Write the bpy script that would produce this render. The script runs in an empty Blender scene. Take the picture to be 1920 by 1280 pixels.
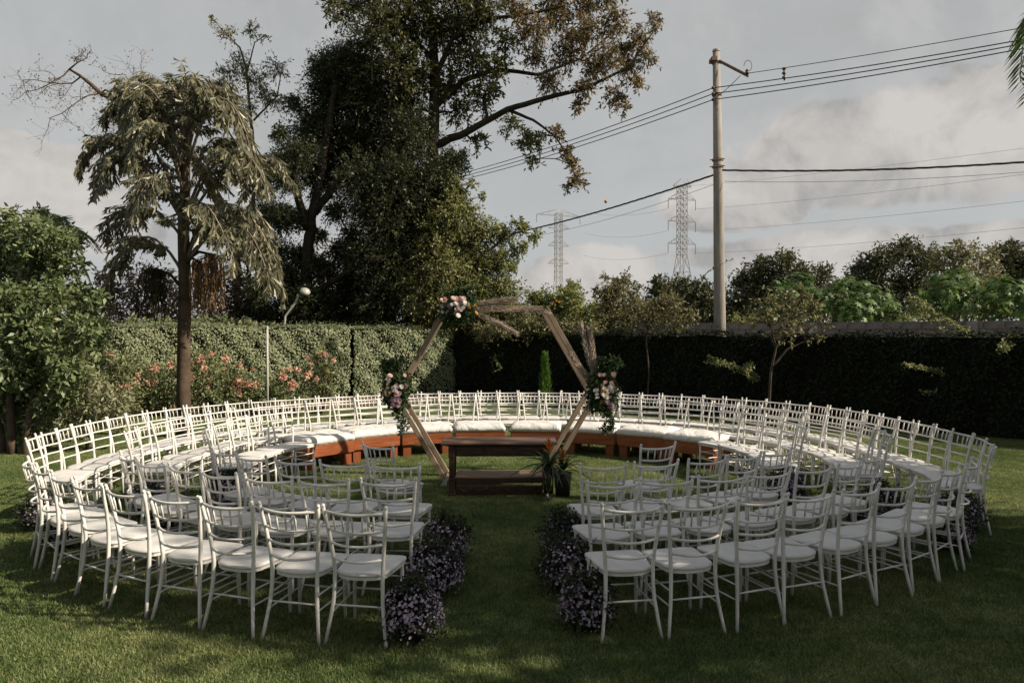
import bpy, math, random
import numpy as np
from mathutils import Vector, Matrix

# ---------------------------------------------------------------- camera, sky, sun, exposure
SC = bpy.context.scene
FPX, CAM_H, PITCH = 1340.0, 2.018, 0.0138
cam_d = bpy.data.cameras.new('camera'); cam = bpy.data.objects.new('camera', cam_d)
SC.collection.objects.link(cam); SC.camera = cam
cam_d.sensor_width = 36.0; cam_d.lens = FPX / 1920 * 36; cam_d.clip_start = .05; cam_d.clip_end = 6000
cam.location = (0, 0, CAM_H); cam.rotation_euler = (math.pi / 2 - PITCH, 0, 0)
SUN_EL, SUN_AZ = math.radians(35), math.radians(102)          # azimuth clockwise from +Y
S = Vector((math.sin(SUN_AZ) * math.cos(SUN_EL), math.cos(SUN_AZ) * math.cos(SUN_EL), math.sin(SUN_EL)))
sd = bpy.data.lights.new('sun', 'SUN'); sd.energy = 5.0; sd.angle = math.radians(.55); sd.color = (1, .87, .68)
so = bpy.data.objects.new('sun', sd); SC.collection.objects.link(so)
so.rotation_euler = S.to_track_quat('Z', 'Y').to_euler(); so.location = (60, -10, 40)
SC.view_settings.view_transform = 'Standard'; SC.view_settings.look = 'None'
SC.view_settings.exposure = 0.56; SC.view_settings.gamma = 1.0; SC.view_settings.use_curve_mapping = False
SC.cycles.max_bounces = 6; SC.cycles.transparent_max_bounces = 6
SC.cycles.diffuse_bounces = 3; SC.cycles.glossy_bounces = 2; SC.cycles.transmission_bounces = 4
SC.cycles.use_denoising = True

class NT:
    """small helper to write node trees"""
    def __init__(s, tree): s.t = tree; s.n = tree.nodes; s.l = tree.links
    def new(s, typ, **kw):
        n = s.n.new(typ)
        for k, v in kw.items(): setattr(n, k, v)
        return n
    def put(s, sock, v):
        if isinstance(v, bpy.types.NodeSocket): s.l.new(v, sock)
        else: sock.default_value = v
    def math(s, op, a, b=0.0, c=None, clamp=False):
        n = s.new('ShaderNodeMath', operation=op, use_clamp=clamp); s.put(n.inputs[0], a); s.put(n.inputs[1], b)
        if c is not None: s.put(n.inputs[2], c)
        return n.outputs[0]
    def noise(s, vec, scale, detail=3, rough=.55, dist=0.0):
        n = s.new('ShaderNodeTexNoise'); n.inputs['Scale'].default_value = scale; n.inputs['Detail'].default_value = detail
        n.inputs['Roughness'].default_value = rough; n.inputs['Distortion'].default_value = dist
        if vec is not None: s.l.new(vec, n.inputs['Vector'])
        return n.outputs['Fac']
    def ramp(s, fac, stops, interp='LINEAR'):
        n = s.new('ShaderNodeValToRGB'); r = n.color_ramp; r.interpolation = interp
        while len(r.elements) < len(stops): r.elements.new(.5)
        for e, (p, c) in zip(r.elements, stops): e.position = p; e.color = (*c, 1)
        s.l.new(fac, n.inputs[0]); return n.outputs[0]
    def mix(s, fac, a, b, mode='MIX'):
        n = s.new('ShaderNodeMix', data_type='RGBA', blend_type=mode); s.put(n.inputs[0], fac)
        for i, v in ((6, a), (7, b)):
            if isinstance(v, tuple): n.inputs[i].default_value = (*v, 1)
            else: s.l.new(v, n.inputs[i])
        return n.outputs[2]
    def smooth(s, v, lo, hi, a=0.0, b=1.0):
        n = s.new('ShaderNodeMapRange', interpolation_type='SMOOTHSTEP'); s.put(n.inputs[0], v)
        for i, x in zip((1, 2, 3, 4), (lo, hi, a, b)): n.inputs[i].default_value = x
        return n.outputs[0]

W = bpy.data.worlds.new('World'); SC.world = W; W.use_nodes = True
t = NT(W.node_tree); bgn = W.node_tree.nodes['Background']
sky = t.new('ShaderNodeTexSky', sky_type='NISHITA', sun_disc=False)
sky.sun_elevation = SUN_EL; sky.sun_rotation = SUN_AZ; sky.altitude = 500; sky.air_density = 1.0; sky.dust_density = 1.4; sky.ozone_density = 1.0
hs = t.new('ShaderNodeHueSaturation'); hs.inputs['Saturation'].default_value = .24; hs.inputs['Value'].default_value = 1.1
t.l.new(sky.outputs[0], hs.inputs['Color'])
tc = t.new('ShaderNodeTexCoord'); sep = t.new('ShaderNodeSeparateXYZ'); t.l.new(tc.outputs['Generated'], sep.inputs[0])
X, Y, Z = sep.outputs
az = t.math('MULTIPLY', t.math('ARCTAN2', X, Y), 57.2958)
el = t.math('MULTIPLY', t.math('ARCSINE', Z), 57.2958)
up = t.math('ADD', t.math('MAXIMUM', Z, 0.0), .16)
cv = t.new('ShaderNodeCombineXYZ')
t.put(cv.inputs[0], t.math('DIVIDE', X, up)); t.put(cv.inputs[1], t.math('DIVIDE', Y, up)); t.put(cv.inputs[2], t.math('MULTIPLY', Z, 6.0))
n1 = t.noise(cv.outputs[0], .75, 9, .56, .25)
n2 = t.noise(tc.outputs['Generated'], 11.0, 10, .6, .3)      # cumulus edges in direction space
def blob(a0, e0, ra, re):
    da = t.math('DIVIDE', t.math('SUBTRACT', az, a0), ra); de = t.math('DIVIDE', t.math('SUBTRACT', el, e0), re)
    d = t.math('SQRT', t.math('ADD', t.math('MULTIPLY', da, da), t.math('MULTIPLY', de, de)))
    return t.smooth(d, .25, 1.25, 1.0, 0.0)
banks = None
for b in [(27, 12.5, 15, 5.5), (34, 13, 10, 6.5), (17, 9.5, 8, 3.2), (6, 4.5, 8, 3.6), (24, 5.6, 17, 2.6), (34, 5.2, 12, 3.0), (-35, 10.5, 9, 3.6), (-34, 7.0, 12, 3.0),
          (-60, 8, 20, 5), (62, 9, 22, 6), (100, 8, 25, 5), (-110, 9, 25, 6), (150, 8, 30, 5), (-165, 8, 25, 5), (-12, 5, 10, 3)]:
    v = blob(*b); banks = v if banks is None else t.math('MAXIMUM', banks, v)
dens = t.math('ADD', t.math('MULTIPLY', banks, .52), t.math('ADD', t.math('MULTIPLY', n2, .55), t.math('MULTIPLY', n1, .25)))
mask = t.smooth(dens, .65, .76)
veil = t.math('MULTIPLY', t.smooth(n1, .35, .75), t.smooth(el, 25, 60, .45, .15))
mask = t.math('MAXIMUM', mask, veil)
n3 = t.noise(tc.outputs['Generated'], 8.5, 7, .6, .4)
ccol = t.ramp(t.math('ADD', t.math('MULTIPLY', n3, .8), t.math('MULTIPLY', dens, .22)), [(.45, (3.55, 3.5, 3.45)), (.55, (4.9, 4.72, 4.55)), (.66, (5.9, 5.65, 5.4))])
# the ramp clamps nothing: colours are in sky units (strength below)
base = t.mix(t.smooth(el, 28, 70, .80, .0), hs.outputs[0], (4.55, 4.72, 4.74)); mixc = t.mix(mask, base, ccol)
t.l.new(mixc, bgn.inputs['Color']); bgn.inputs['Strength'].default_value = .072

# ---------------------------------------------------------------- object helpers
COL = SC.collection
def at(px, py, D):
    """point at ground distance D seen through photo pixel (px, py), used only to read positions off the photo"""
    u = (px - 960) / FPX; v = (640 - py) / FPX
    dy = math.cos(PITCH) + v * math.sin(PITCH); dz = -math.sin(PITCH) + v * math.cos(PITCH)
    return Vector((u / dy * D, D, CAM_H + dz / dy * D))
def tag(o, label=None, cat=None, group=None, kind=None):
    if label: o['label'] = label
    if cat: o['category'] = cat
    if group: o['group'] = group
    if kind: o['kind'] = kind
    return o
def thing(name, loc, label, cat, group=None, rz=0):
    o = bpy.data.objects.new(name, None); o.empty_display_size = .1; COL.objects.link(o)
    o.location = loc; o.rotation_euler = (0, 0, rz); return tag(o, label, cat, group)
def add(name, me, parent=None, loc=None, rot=None):
    o = bpy.data.objects.new(name, me); COL.objects.link(o)
    if parent: o.parent = parent
    if loc is not None: o.location = loc
    if rot is not None: o.rotation_euler = rot
    return o
def copy_tree(o, parent=None):
    c = o.copy(); COL.objects.link(c); c.parent = parent
    for ch in list(o.children): copy_tree(ch, c)
    return c
class MB:
    """collects verts and faces of one mesh"""
    def __init__(s): s.v = []; s.f = []; s.n = 0
    def raw(s, v, f):
        v = np.asarray(v, dtype=np.float64).reshape(-1, 3)
        s.v.append(v); s.f.extend([tuple(i + s.n for i in q) for q in f]); s.n += len(v); return s
    def box(s, c, d, rz=0, M=None, taper=1.0):
        x, y, z = [k / 2 for k in d]
        P = np.array([(-x, -y, -z), (x, -y, -z), (x, y, -z), (-x, y, -z), (-x * taper, -y * taper, z), (x * taper, -y * taper, z), (x * taper, y * taper, z), (-x * taper, y * taper, z)])
        if rz: cc, ss = math.cos(rz), math.sin(rz); P = P @ np.array([[cc, ss, 0], [-ss, cc, 0], [0, 0, 1]])
        P = P + np.array(c)
        return s.raw(P, [(3, 2, 1, 0), (4, 5, 6, 7), (0, 1, 5, 4), (1, 2, 6, 5), (2, 3, 7, 6), (3, 0, 4, 7)])
    def tube(s, pts, rad, k=8, cap=True):
        pts = [np.array(p, float) for p in pts]; n = len(pts)
        if not hasattr(rad, '__len__'): rad = [rad] * n
        rows = []; prev = None
        for i in range(n):
            d = pts[min(i + 1, n - 1)] - pts[max(i - 1, 0)]; d = d / (np.linalg.norm(d) + 1e-9)
            ref = prev if prev is not None else (np.array([1., 0, 0]) if abs(d[2]) > .7 else np.array([0, 0, 1.]))
            a = ref - d * ref.dot(d); a /= (np.linalg.norm(a) + 1e-9); prev = a; b = np.cross(d, a)
            ang = np.arange(k) * 2 * math.pi / k
            rows.append(pts[i] + rad[i] * (np.outer(np.cos(ang), a) + np.outer(np.sin(ang), b)))
        f = []
        for i in range(n - 1):
            for j in range(k):
                f.append((i * k + j, i * k + (j + 1) % k, (i + 1) * k + (j + 1) % k, (i + 1) * k + j))
        if cap: f.append(tuple(range(k - 1, -1, -1))); f.append(tuple((n - 1) * k + j for j in range(k)))
        return s.raw(np.concatenate(rows), f)
    def lathe(s, prof, c=(0, 0, 0), k=16):
        ang = np.arange(k) * 2 * math.pi / k; rows = []
        for r, z in prof: rows.append(np.stack([c[0] + r * np.cos(ang), c[1] + r * np.sin(ang), np.full(k, c[2] + z)], 1))
        f = [(i * k + j, i * k + (j + 1) % k, (i + 1) * k + (j + 1) % k, (i + 1) * k + j) for i in range(len(prof) - 1) for j in range(k)]
        return s.raw(np.concatenate(rows), f)
    def prism(s, outline, z0, z1):
        n = len(outline); v = [(x, y, z0) for x, y in outline] + [(x, y, z1) for x, y in outline]
        return s.raw(v, [tuple(range(n - 1, -1, -1)), tuple(range(n, 2 * n))] + [(i, (i + 1) % n, n + (i + 1) % n, n + i) for i in range(n)])
    def mesh(s, name, mat, smooth=False):
        me = bpy.data.meshes.new(name); me.from_pydata(np.concatenate(s.v).tolist(), [], s.f)
        me.materials.append(mat)
        if smooth: me.polygons.foreach_set('use_smooth', [True] * len(me.polygons))
        me.update(); return me
def bev(o, w=.004, seg=2):
    m = o.modifiers.new('bevel', 'BEVEL'); m.width = w; m.segments = seg; m.limit_method = 'ANGLE'; return o
def np_mesh(name, V, Q, mat, k=4, smooth=False):
    me = bpy.data.meshes.new(name); V = np.asarray(V, np.float32); Q = np.asarray(Q, np.int32); nf = len(Q)
    me.vertices.add(len(V)); me.vertices.foreach_set('co', V.ravel())
    me.loops.add(nf * k); me.loops.foreach_set('vertex_index', Q.ravel())
    me.polygons.add(nf); me.polygons.foreach_set('loop_start', np.arange(0, nf * k, k, dtype=np.int32))
    me.polygons.foreach_set('loop_total', np.full(nf, k, np.int32))
    if smooth: me.polygons.foreach_set('use_smooth', np.ones(nf, dtype=bool))
    me.materials.append(mat); me.update(calc_edges=True); return me

# ---------------------------------------------------------------- materials
def mat(name, rough=.6, spec=.3):
    m = bpy.data.materials.new(name); m.use_nodes = True; q = NT(m.node_tree); p = m.node_tree.nodes['Principled BSDF']
    p.inputs['Roughness'].default_value = rough; p.inputs['Specular IOR Level'].default_value = spec
    return m, q, p
def bump(q, p, h, strength=.3, dist=.01):
    b = q.new('ShaderNodeBump'); b.inputs['Strength'].default_value = strength; b.inputs['Distance'].default_value = dist
    q.l.new(h, b.inputs['Height']); q.l.new(b.outputs[0], p.inputs['Normal'])
def simple(name, col, rough=.6, spec=.3, var=.15, scale=8, bumps=0.0, coord='Object'):
    m, q, p = mat(name, rough, spec); tc = q.new('ShaderNodeTexCoord'); v = tc.outputs[coord]
    f = q.noise(v, scale, 5, .6)
    lo = tuple(c * (1 - var) for c in col); hi = tuple(min(1, c * (1 + var)) for c in col)
    q.l.new(q.ramp(f, [(.3, lo), (.7, hi)]), p.inputs['Base Color'])
    if bumps: bump(q, p, q.noise(v, scale * 6, 4, .6), bumps, .006)
    return m
def wood(name, dark, mid, light, scale=1.0, rough=.55, axis=0, spec=.3):
    m, q, p = mat(name, rough, spec); tc = q.new('ShaderNodeTexCoord'); mp = q.new('ShaderNodeMapping')
    oi = q.new('ShaderNodeObjectInfo'); q.l.new(tc.outputs['Object'], mp.inputs['Vector'])
    off = q.new('ShaderNodeCombineXYZ'); r = q.math('MULTIPLY', oi.outputs['Random'], 37.0)
    for i in range(3): q.l.new(r, off.inputs[i])
    q.l.new(off.outputs[0], mp.inputs['Location'])
    sc = [14 * scale] * 3; sc[axis] = 1.3 * scale; mp.inputs['Scale'].default_value = sc
    f = q.noise(mp.outputs[0], 2.2, 6, .62, .9); g = q.noise(tc.outputs['Object'], 3.0 * scale, 3, .5)
    c = q.ramp(f, [(.25, dark), (.5, mid), (.78, light)])
    c = q.mix(q.smooth(g, .35, .7, 0.0, .45), c, tuple(k * .6 for k in mid))
    q.l.new(c, p.inputs['Base Color']); bump(q, p, f, .35, .004); return m
def leafmat(name, cols, trans=.28, rough=.5, spec=.35, nscale=1.1):
    """leaf colours vary from leaf to leaf and, softly, from branch to branch"""
    m, q, p = mat(name, rough, spec); g = q.new('ShaderNodeNewGeometry')
    f = q.math('ADD', q.math('MULTIPLY', g.outputs['Random Per Island'], .62), q.math('MULTIPLY', q.noise(g.outputs['Position'], nscale, 3, .6), .5))
    n = len(cols); c = q.ramp(f, [(.18 + .7 * i / (n - 1), k) for i, k in enumerate(cols)])
    q.l.new(c, p.inputs['Base Color'])
    tr = q.new('ShaderNodeBsdfTranslucent'); hsv = q.new('ShaderNodeHueSaturation'); hsv.inputs['Value'].default_value = 1.3; hsv.inputs['Saturation'].default_value = 1.1
    q.l.new(c, hsv.inputs['Color']); q.l.new(hsv.outputs[0], tr.inputs['Color'])
    mx = q.new('ShaderNodeMixShader'); mx.inputs[0].default_value = trans
    out = m.node_tree.nodes['Material Output']; q.l.new(p.outputs[0], mx.inputs[1]); q.l.new(tr.outputs[0], mx.inputs[2]); q.l.new(mx.outputs[0], out.inputs[0])
    return m

M = {}
# white paint with scuffs
m, q, p = mat('white_paint', .42, .4); tcn = q.new('ShaderNodeTexCoord'); oi = q.new('ShaderNodeObjectInfo')
ov = q.new('ShaderNodeVectorMath', operation='ADD'); q.l.new(tcn.outputs['Object'], ov.inputs[0]); q.l.new(oi.outputs['Location'], ov.inputs[1])
f = q.noise(ov.outputs[0], 9, 6, .65); g = q.noise(ov.outputs[0], 60, 4, .6)
c = q.ramp(f, [(.28, (.52, .49, .46)), (.5, (.66, .645, .625)), (.75, (.72, .71, .70))])
c = q.mix(q.smooth(g, .66, .78, 0.0, .5), c, (.42, .37, .32))
hv = q.new('ShaderNodeHueSaturation'); q.l.new(c, hv.inputs['Color']); q.l.new(q.math('ADD', q.math('MULTIPLY', oi.outputs['Random'], .16), .90), hv.inputs['Value']); q.l.new(hv.outputs[0], p.inputs['Base Color']); bump(q, p, g, .15, .002); M['paint'] = m
m, q, p = mat('seat_vinyl', .5, .3); tcn = q.new('ShaderNodeTexCoord'); oi = q.new('ShaderNodeObjectInfo')
ov = q.new('ShaderNodeVectorMath', operation='ADD'); q.l.new(tcn.outputs['Object'], ov.inputs[0]); q.l.new(oi.outputs['Location'], ov.inputs[1])
f = q.noise(ov.outputs[0], 7, 4, .6); g = q.noise(ov.outputs[0], 45, 5, .65)
c = q.ramp(f, [(.3, (.56, .55, .54)), (.7, (.66, .65, .645))]); c = q.mix(q.smooth(g, .62, .76, 0.0, .18), c, (.45, .42, .38))
q.l.new(c, p.inputs['Base Color']); bump(q, p, f, .4, .02); M['seat'] = m
m, q, p = mat('cushion_cloth', .85, .15); tcn = q.new('ShaderNodeTexCoord'); oi = q.new('ShaderNodeObjectInfo')
ov = q.new('ShaderNodeVectorMath', operation='ADD'); q.l.new(tcn.outputs['Object'], ov.inputs[0]); q.l.new(oi.outputs['Location'], ov.inputs[1])
f = q.noise(ov.outputs[0], 3.2, 5, .55, 1.6); q.l.new(q.ramp(f, [(.3, (.56, .55, .55)), (.7, (.67, .66, .65))]), p.inputs['Base Color']); bump(q, p, f, .9, .05); M['cloth'] = m
M['bench'] = wood('bench_wood', (.12, .032, .012), (.25, .072, .026), (.36, .125, .048), 1.0, .42, 0, .4)
M['bench_y'] = wood('bench_wood_side', (.12, .032, .012), (.25, .072, .026), (.36, .125, .048), 1.0, .42, 1, .4)
M['bench_z'] = wood('bench_wood_leg', (.11, .030, .012), (.23, .066, .025), (.33, .115, .045), 1.0, .45, 2, .4)
M['table'] = wood('table_wood', (.022, .011, .007), (.050, .026, .016), (.10, .055, .034), 1.2, .45, 0, .4)
M['tabletop'] = wood('table_top_wood', (.12, .065, .042), (.20, .115, .078), (.28, .17, .12), 1.2, .45, 0, .4)
M['arch'] = wood('arch_wood', (.16, .12, .085), (.25, .19, .14), (.35, .275, .21), 1.0, .7, 2, .15)
M['bark'] = simple('bark', (.085, .062, .045), .9, .1, .45, 5, .7)
M['bark_dark'] = simple('bark_dark', (.035, .028, .022), .9, .1, .4, 4, .7)
M['bark_pale'] = simple('bark_pale', (.20, .165, .13), .9, .1, .35, 5, .5)
M['twig'] = simple('twig_bark', (.07, .056, .044), .9, .1, .3, 8)
M['concrete'] = simple('concrete', (.33, .30, .275), .85, .15, .25, 3, .4)
m, q, p = mat('weathered_concrete', .88, .15); tcn = q.new('ShaderNodeTexCoord'); mp = q.new('ShaderNodeMapping'); mp.inputs['Scale'].default_value = (9, 9, .55); q.l.new(tcn.outputs['Object'], mp.inputs['Vector'])
f1 = q.noise(mp.outputs[0], 1.6, 6, .65); f2 = q.noise(tcn.outputs['Object'], 2.2, 5, .6)
c = q.mix(q.smooth(f2, .4, .7, 0.0, .55), q.ramp(f1, [(.28, (.16, .145, .13)), (.5, (.28, .26, .24)), (.75, (.35, .33, .31))]), (.24, .20, .165)); q.l.new(c, p.inputs['Base Color']); bump(q, p, q.noise(tcn.outputs['Object'], 30, 4, .6), .4, .006); M['weathered'] = m
M['block'] = simple('concrete_block', (.23, .20, .185), .9, .1, .30, 4, .5, 'Object')
M['mortar'] = simple('mortar', (.22, .195, .175), .95, .1, .2, 4, .3)
M['steel'] = simple('galvanised_steel', (.26, .245, .235), .6, .4, .2, .4)
M['rust'] = simple('rusty_steel', (.17, .11, .085), .7, .3, .3, 6)
M['wire'] = simple('cable_sheath', (.06, .055, .055), .6, .3, .2, 3)
M['wire_pale'] = simple('aluminium_wire', (.22, .21, .21), .6, .3, .15, .1)
M['ceramic'] = simple('insulator_ceramic', (.08, .05, .04), .3, .5, .2, 6)
M['lamp'] = simple('lamp_shell', (.36, .35, .32), .35, .5, .1, 5)
M['post'] = simple('post_paint', (.42, .41, .38), .5, .4, .12, 5)
M['orange'] = simple('marker_orange', (.42, .16, .06), .6, .3, .2, 6)
M['pot'] = simple('dark_pot', (.022, .018, .016), .5, .4, .3, 6)
M['pampas'] = simple('pampas_plume', (.46, .385, .325), .9, .05, .3, 9)
M['strings'] = simple('palm_seed_strings', (.21, .13, .075), .85, .1, .45, 4)
M['strings_dark'] = simple('palm_seed_strings_dark', (.05, .045, .025), .85, .1, .4, 4)
M['soil'] = simple('soil', (.15, .105, .075), .95, .05, .35, 2.5, .6)
m, q, p = mat('vase_glass', .05, .5); p.inputs['Transmission Weight'].default_value = 1.0; p.inputs['IOR'].default_value = 1.45; p.inputs['Base Color'].default_value = (.93, .96, .94, 1); M['glass'] = m
# leaves
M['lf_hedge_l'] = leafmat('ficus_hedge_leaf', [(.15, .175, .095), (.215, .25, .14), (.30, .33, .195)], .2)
M['lf_hedge_r'] = leafmat('shaded_hedge_leaf', [(.007, .009, .006), (.011, .016, .009), (.022, .028, .015)], .08, .7, .12)  # shade of the right hedge is put into its leaf colour
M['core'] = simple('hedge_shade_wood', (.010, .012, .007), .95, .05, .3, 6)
M['lf_dark'] = leafmat('dark_tree_leaf', [(.016, .024, .010), (.032, .046, .017), (.070, .085, .030)], .22)
M['lf_tall'] = leafmat('tall_tree_leaf', [(.050, .062, .022), (.085, .095, .034), (.13, .115, .045)], .32)
M['lf_russet'] = leafmat('russet_leaf', [(.070, .075, .030), (.145, .115, .055), (.25, .155, .085)], .32)
M['lf_vine'] = leafmat('vine_leaf', [(.085, .105, .034), (.17, .19, .065), (.29, .30, .12)], .3)
M['lf_olive'] = leafmat('olive_leaf', [(.085, .092, .042), (.155, .155, .075), (.26, .235, .12)], .28)
M['lf_back'] = leafmat('far_tree_leaf', [(.032, .040, .020), (.065, .074, .036), (.125, .120, .062)], .2)
M['lf_castor'] = leafmat('castor_leaf', [(.030, .062, .018), (.065, .120, .032), (.15, .21, .085)], .3, .5, .3)
M['lf_bush'] = leafmat('broad_bush_leaf', [(.050, .080, .028), (.115, .155, .062), (.24, .27, .14)], .26, .45, .45)
M['lf_grey'] = leafmat('grey_green_leaf', [(.15, .165, .095), (.25, .26, .155), (.36, .36, .23)], .25)
M['lf_rose'] = leafmat('shrub_leaf', [(.065, .09, .038), (.15, .18, .08), (.28, .285, .145)], .28)
M['lf_palm'] = leafmat('fishtail_leaf', [(.034, .038, .019), (.108, .108, .060), (.29, .272, .175)], .25, .42, .5, 2.0)
M['lf_frond'] = leafmat('fan_palm_leaf', [(.045, .085, .025), (.09, .14, .045), (.15, .19, .07)], .28)
M['lf_brown'] = leafmat('dry_brown_leaf', [(.055, .045, .028), (.12, .085, .055), (.22, .145, .10)], .25)
M['lf_fresh'] = leafmat('fresh_leaf', [(.04, .08, .016), (.07, .14, .025), (.12, .20, .04)], .3)
M['lf_shoot'] = leafmat('vine_shoot_leaf', [(.11, .135, .05), (.21, .23, .10), (.30, .31, .16)], .35)
M['lf_arr'] = leafmat('bouquet_leaf', [(.018, .035, .012), (.035, .062, .022), (.07, .10, .04)], .22)
M['lf_aster'] = leafmat('aster_leaf', [(.012, .020, .008), (.024, .036, .014), (.045, .062, .024)], .2)
M['lf_brom'] = leafmat('bromeliad_leaf', [(.016, .036, .014), (.03, .06, .022), (.06, .10, .035)], .15, .3, .5)
def petal(name, a, b): return leafmat(name, [a, b], .3, .7, .15, 6)
M['f_white'] = petal('white_petal', (.58, .56, .50), (.76, .74, .70))
M['f_blush'] = petal('blush_petal', (.55, .34, .31), (.70, .50, .46))
M['f_lilac'] = petal('dusty_lilac_petal', (.30, .20, .24), (.44, .31, .36))
M['f_yellow'] = petal('amber_petal', (.45, .22, .03), (.60, .33, .06))
M['f_aster'] = petal('aster_petal', (.33, .25, .43), (.68, .57, .68))
M['f_coral'] = petal('coral_petal', (.58, .31, .23), (.78, .56, .45))
M['f_pink'] = petal('pink_petal', (.55, .10, .13), (.65, .2, .22))
M['f_brom'] = petal('bromeliad_bract', (.36, .09, .03), (.52, .24, .07))
# lawn
def lawn(name, k=1.0, blade=False):
    m, q, p = mat(name, .65, .25); g = q.new('ShaderNodeNewGeometry'); P = g.outputs['Position']
    a = q.noise(P, .55, 4, .6); b = q.noise(P, 5.0, 5, .65); c3 = q.noise(P, 38.0, 3, .6)
    f = q.math('ADD', q.math('MULTIPLY', a, .5), q.math('ADD', q.math('MULTIPLY', b, .35), q.math('MULTIPLY', c3, .2)))
    if blade: f = q.math('ADD', f, q.math('MULTIPLY', q.math('SUBTRACT', g.outputs['Random Per Island'], .5), .28))
    cols = [(.042, .078, .023), (.128, .172, .058), (.37, .37, .185)]
    cols = [tuple(x * k for x in c) for c in cols]
    c = q.ramp(f, [(.36, cols[0]), (.54, cols[1]), (.74, cols[2])]); q.l.new(c, p.inputs['Base Color'])
    if blade:
        tr = q.new('ShaderNodeBsdfTranslucent'); q.l.new(c, tr.inputs[0]); mx = q.new('ShaderNodeMixShader'); mx.inputs[0].default_value = .35
        q.l.new(p.outputs[0], mx.inputs[1]); q.l.new(tr.outputs[0], mx.inputs[2]); q.l.new(mx.outputs[0], m.node_tree.nodes['Material Output'].inputs[0])
    else: bump(q, p, q.math('ADD', q.math('MULTIPLY', q.noise(P, 90, 3, .7), .5), q.math('MULTIPLY', b, .6)), .8, .03)
    return m
M['lawn'] = lawn('lawn_ground', .62); M['blade'] = lawn('grass_blade', 1.2, True)

# ---------------------------------------------------------------- foliage helpers
RNG = np.random.default_rng(11); DM = 3.4        # leaf density of tree crowns
def unit(v): return v / (np.linalg.norm(v, axis=1, keepdims=True) + 1e-9)
def leaf_quads(P, A, L, Wd, fold=.12, N=None):
    n = len(P); B = unit(np.cross(A, N if N is not None else RNG.normal(size=(n, 3)))); C = np.cross(A, B)
    L = np.asarray(L).reshape(-1, 1) * np.ones((n, 1)); Wd = np.asarray(Wd).reshape(-1, 1) * np.ones((n, 1))
    V = np.stack([P, P + A * L * .42 + B * Wd / 2 + C * L * fold, P + A * L, P + A * L * .42 - B * Wd / 2 + C * L * fold], 1).reshape(-1, 3)
    return V, np.arange(4 * n).reshape(-1, 4)
def sprigs(cl, dens, nleaf, L, Wd, droop=.3, up=.15, jit=.06, flat=1.0):
    """twigs radiating in every cluster, leaves along each twig -> leaf verts, twig segments"""
    cl = np.asarray(cl, float); k = np.maximum(3, (dens * cl[:, 3] ** 2).astype(int)); idx = np.repeat(np.arange(len(cl)), k)
    C, R = cl[idx, :3], cl[idx, 3:4]; n = len(idx)
    D = RNG.normal(size=(n, 3)); D[:, 2] = D[:, 2] * flat + up; D = unit(D)
    S0 = C + D * R * RNG.uniform(.0, .45, (n, 1)) + RNG.normal(size=(n, 3)) * R * .16; ln = R * RNG.uniform(.4, .85, (n, 1))
    T = np.linspace(.15, 1, nleaf)[None, :, None] + RNG.uniform(-.06, .06, (n, nleaf, 1))
    P = S0[:, None] + D[:, None] * ln[:, None] * T; P[:, :, 2] -= (droop * ln[:, None] * T * T)[:, :, 0] * .7
    P = P + RNG.normal(size=P.shape) * jit * np.minimum(R, .6)[:, None]
    A = D[:, None] * .6 + RNG.normal(size=P.shape) * .75; A[:, :, 2] -= droop
    P = P.reshape(-1, 3); A = unit(A.reshape(-1, 3)); s = RNG.uniform(.6, 1.25, len(P))
    E = S0 + D * ln; E[:, 2] -= (droop * ln)[:, 0] * .7
    return leaf_quads(P, A, L * s, Wd * s), (S0, E)
def prisms(A, B, r0, r1):
    """many thin three-sided twigs at once"""
    A = np.asarray(A, float); B = np.asarray(B, float); n = len(A); D = unit(B - A)
    U = unit(np.cross(D, RNG.normal(size=(n, 3)))); Wv = np.cross(D, U); V = []
    for P, r in ((A, r0), (B, r1)):
        for j in range(3): V.append(P + r * (math.cos(j * 2.094) * U + math.sin(j * 2.094) * Wv))
    V = np.stack(V, 1).reshape(-1, 3); b = np.arange(n)[:, None] * 6
    return V, np.concatenate([b + np.array([[0, 1, 4, 3]]), b + np.array([[1, 2, 5, 4]]), b + np.array([[2, 0, 3, 5]])])
def limb(mb, a, b, r0, r1, sag=.1, k=6, seg=5, wob=.06):
    a = np.array(a, float); b = np.array(b, float); L = np.linalg.norm(b - a); pts = []
    off = RNG.normal(size=3) * wob * L
    for i in range(seg + 1):
        t_ = i / seg; p_ = a + (b - a) * t_ + off * math.sin(math.pi * t_); p_[2] += sag * L * math.sin(math.pi * t_); 
        if 0 < i < seg: p_ += RNG.normal(size=3) * .018 * L
        pts.append(p_)
    mb.tube(pts, list(np.linspace(r0, r1, seg + 1)), k); return pts
def px_clusters(lst, D, dj=1.0):
    out = []
    for c in lst:
        x, y, r = c[:3]; d = D + (c[3] if len(c) > 3 else RNG.uniform(-dj, dj)); p_ = at(x, y, d)
        out.append((p_.x, p_.y, p_.z, r / FPX * d))
    return np.array(out)
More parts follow.
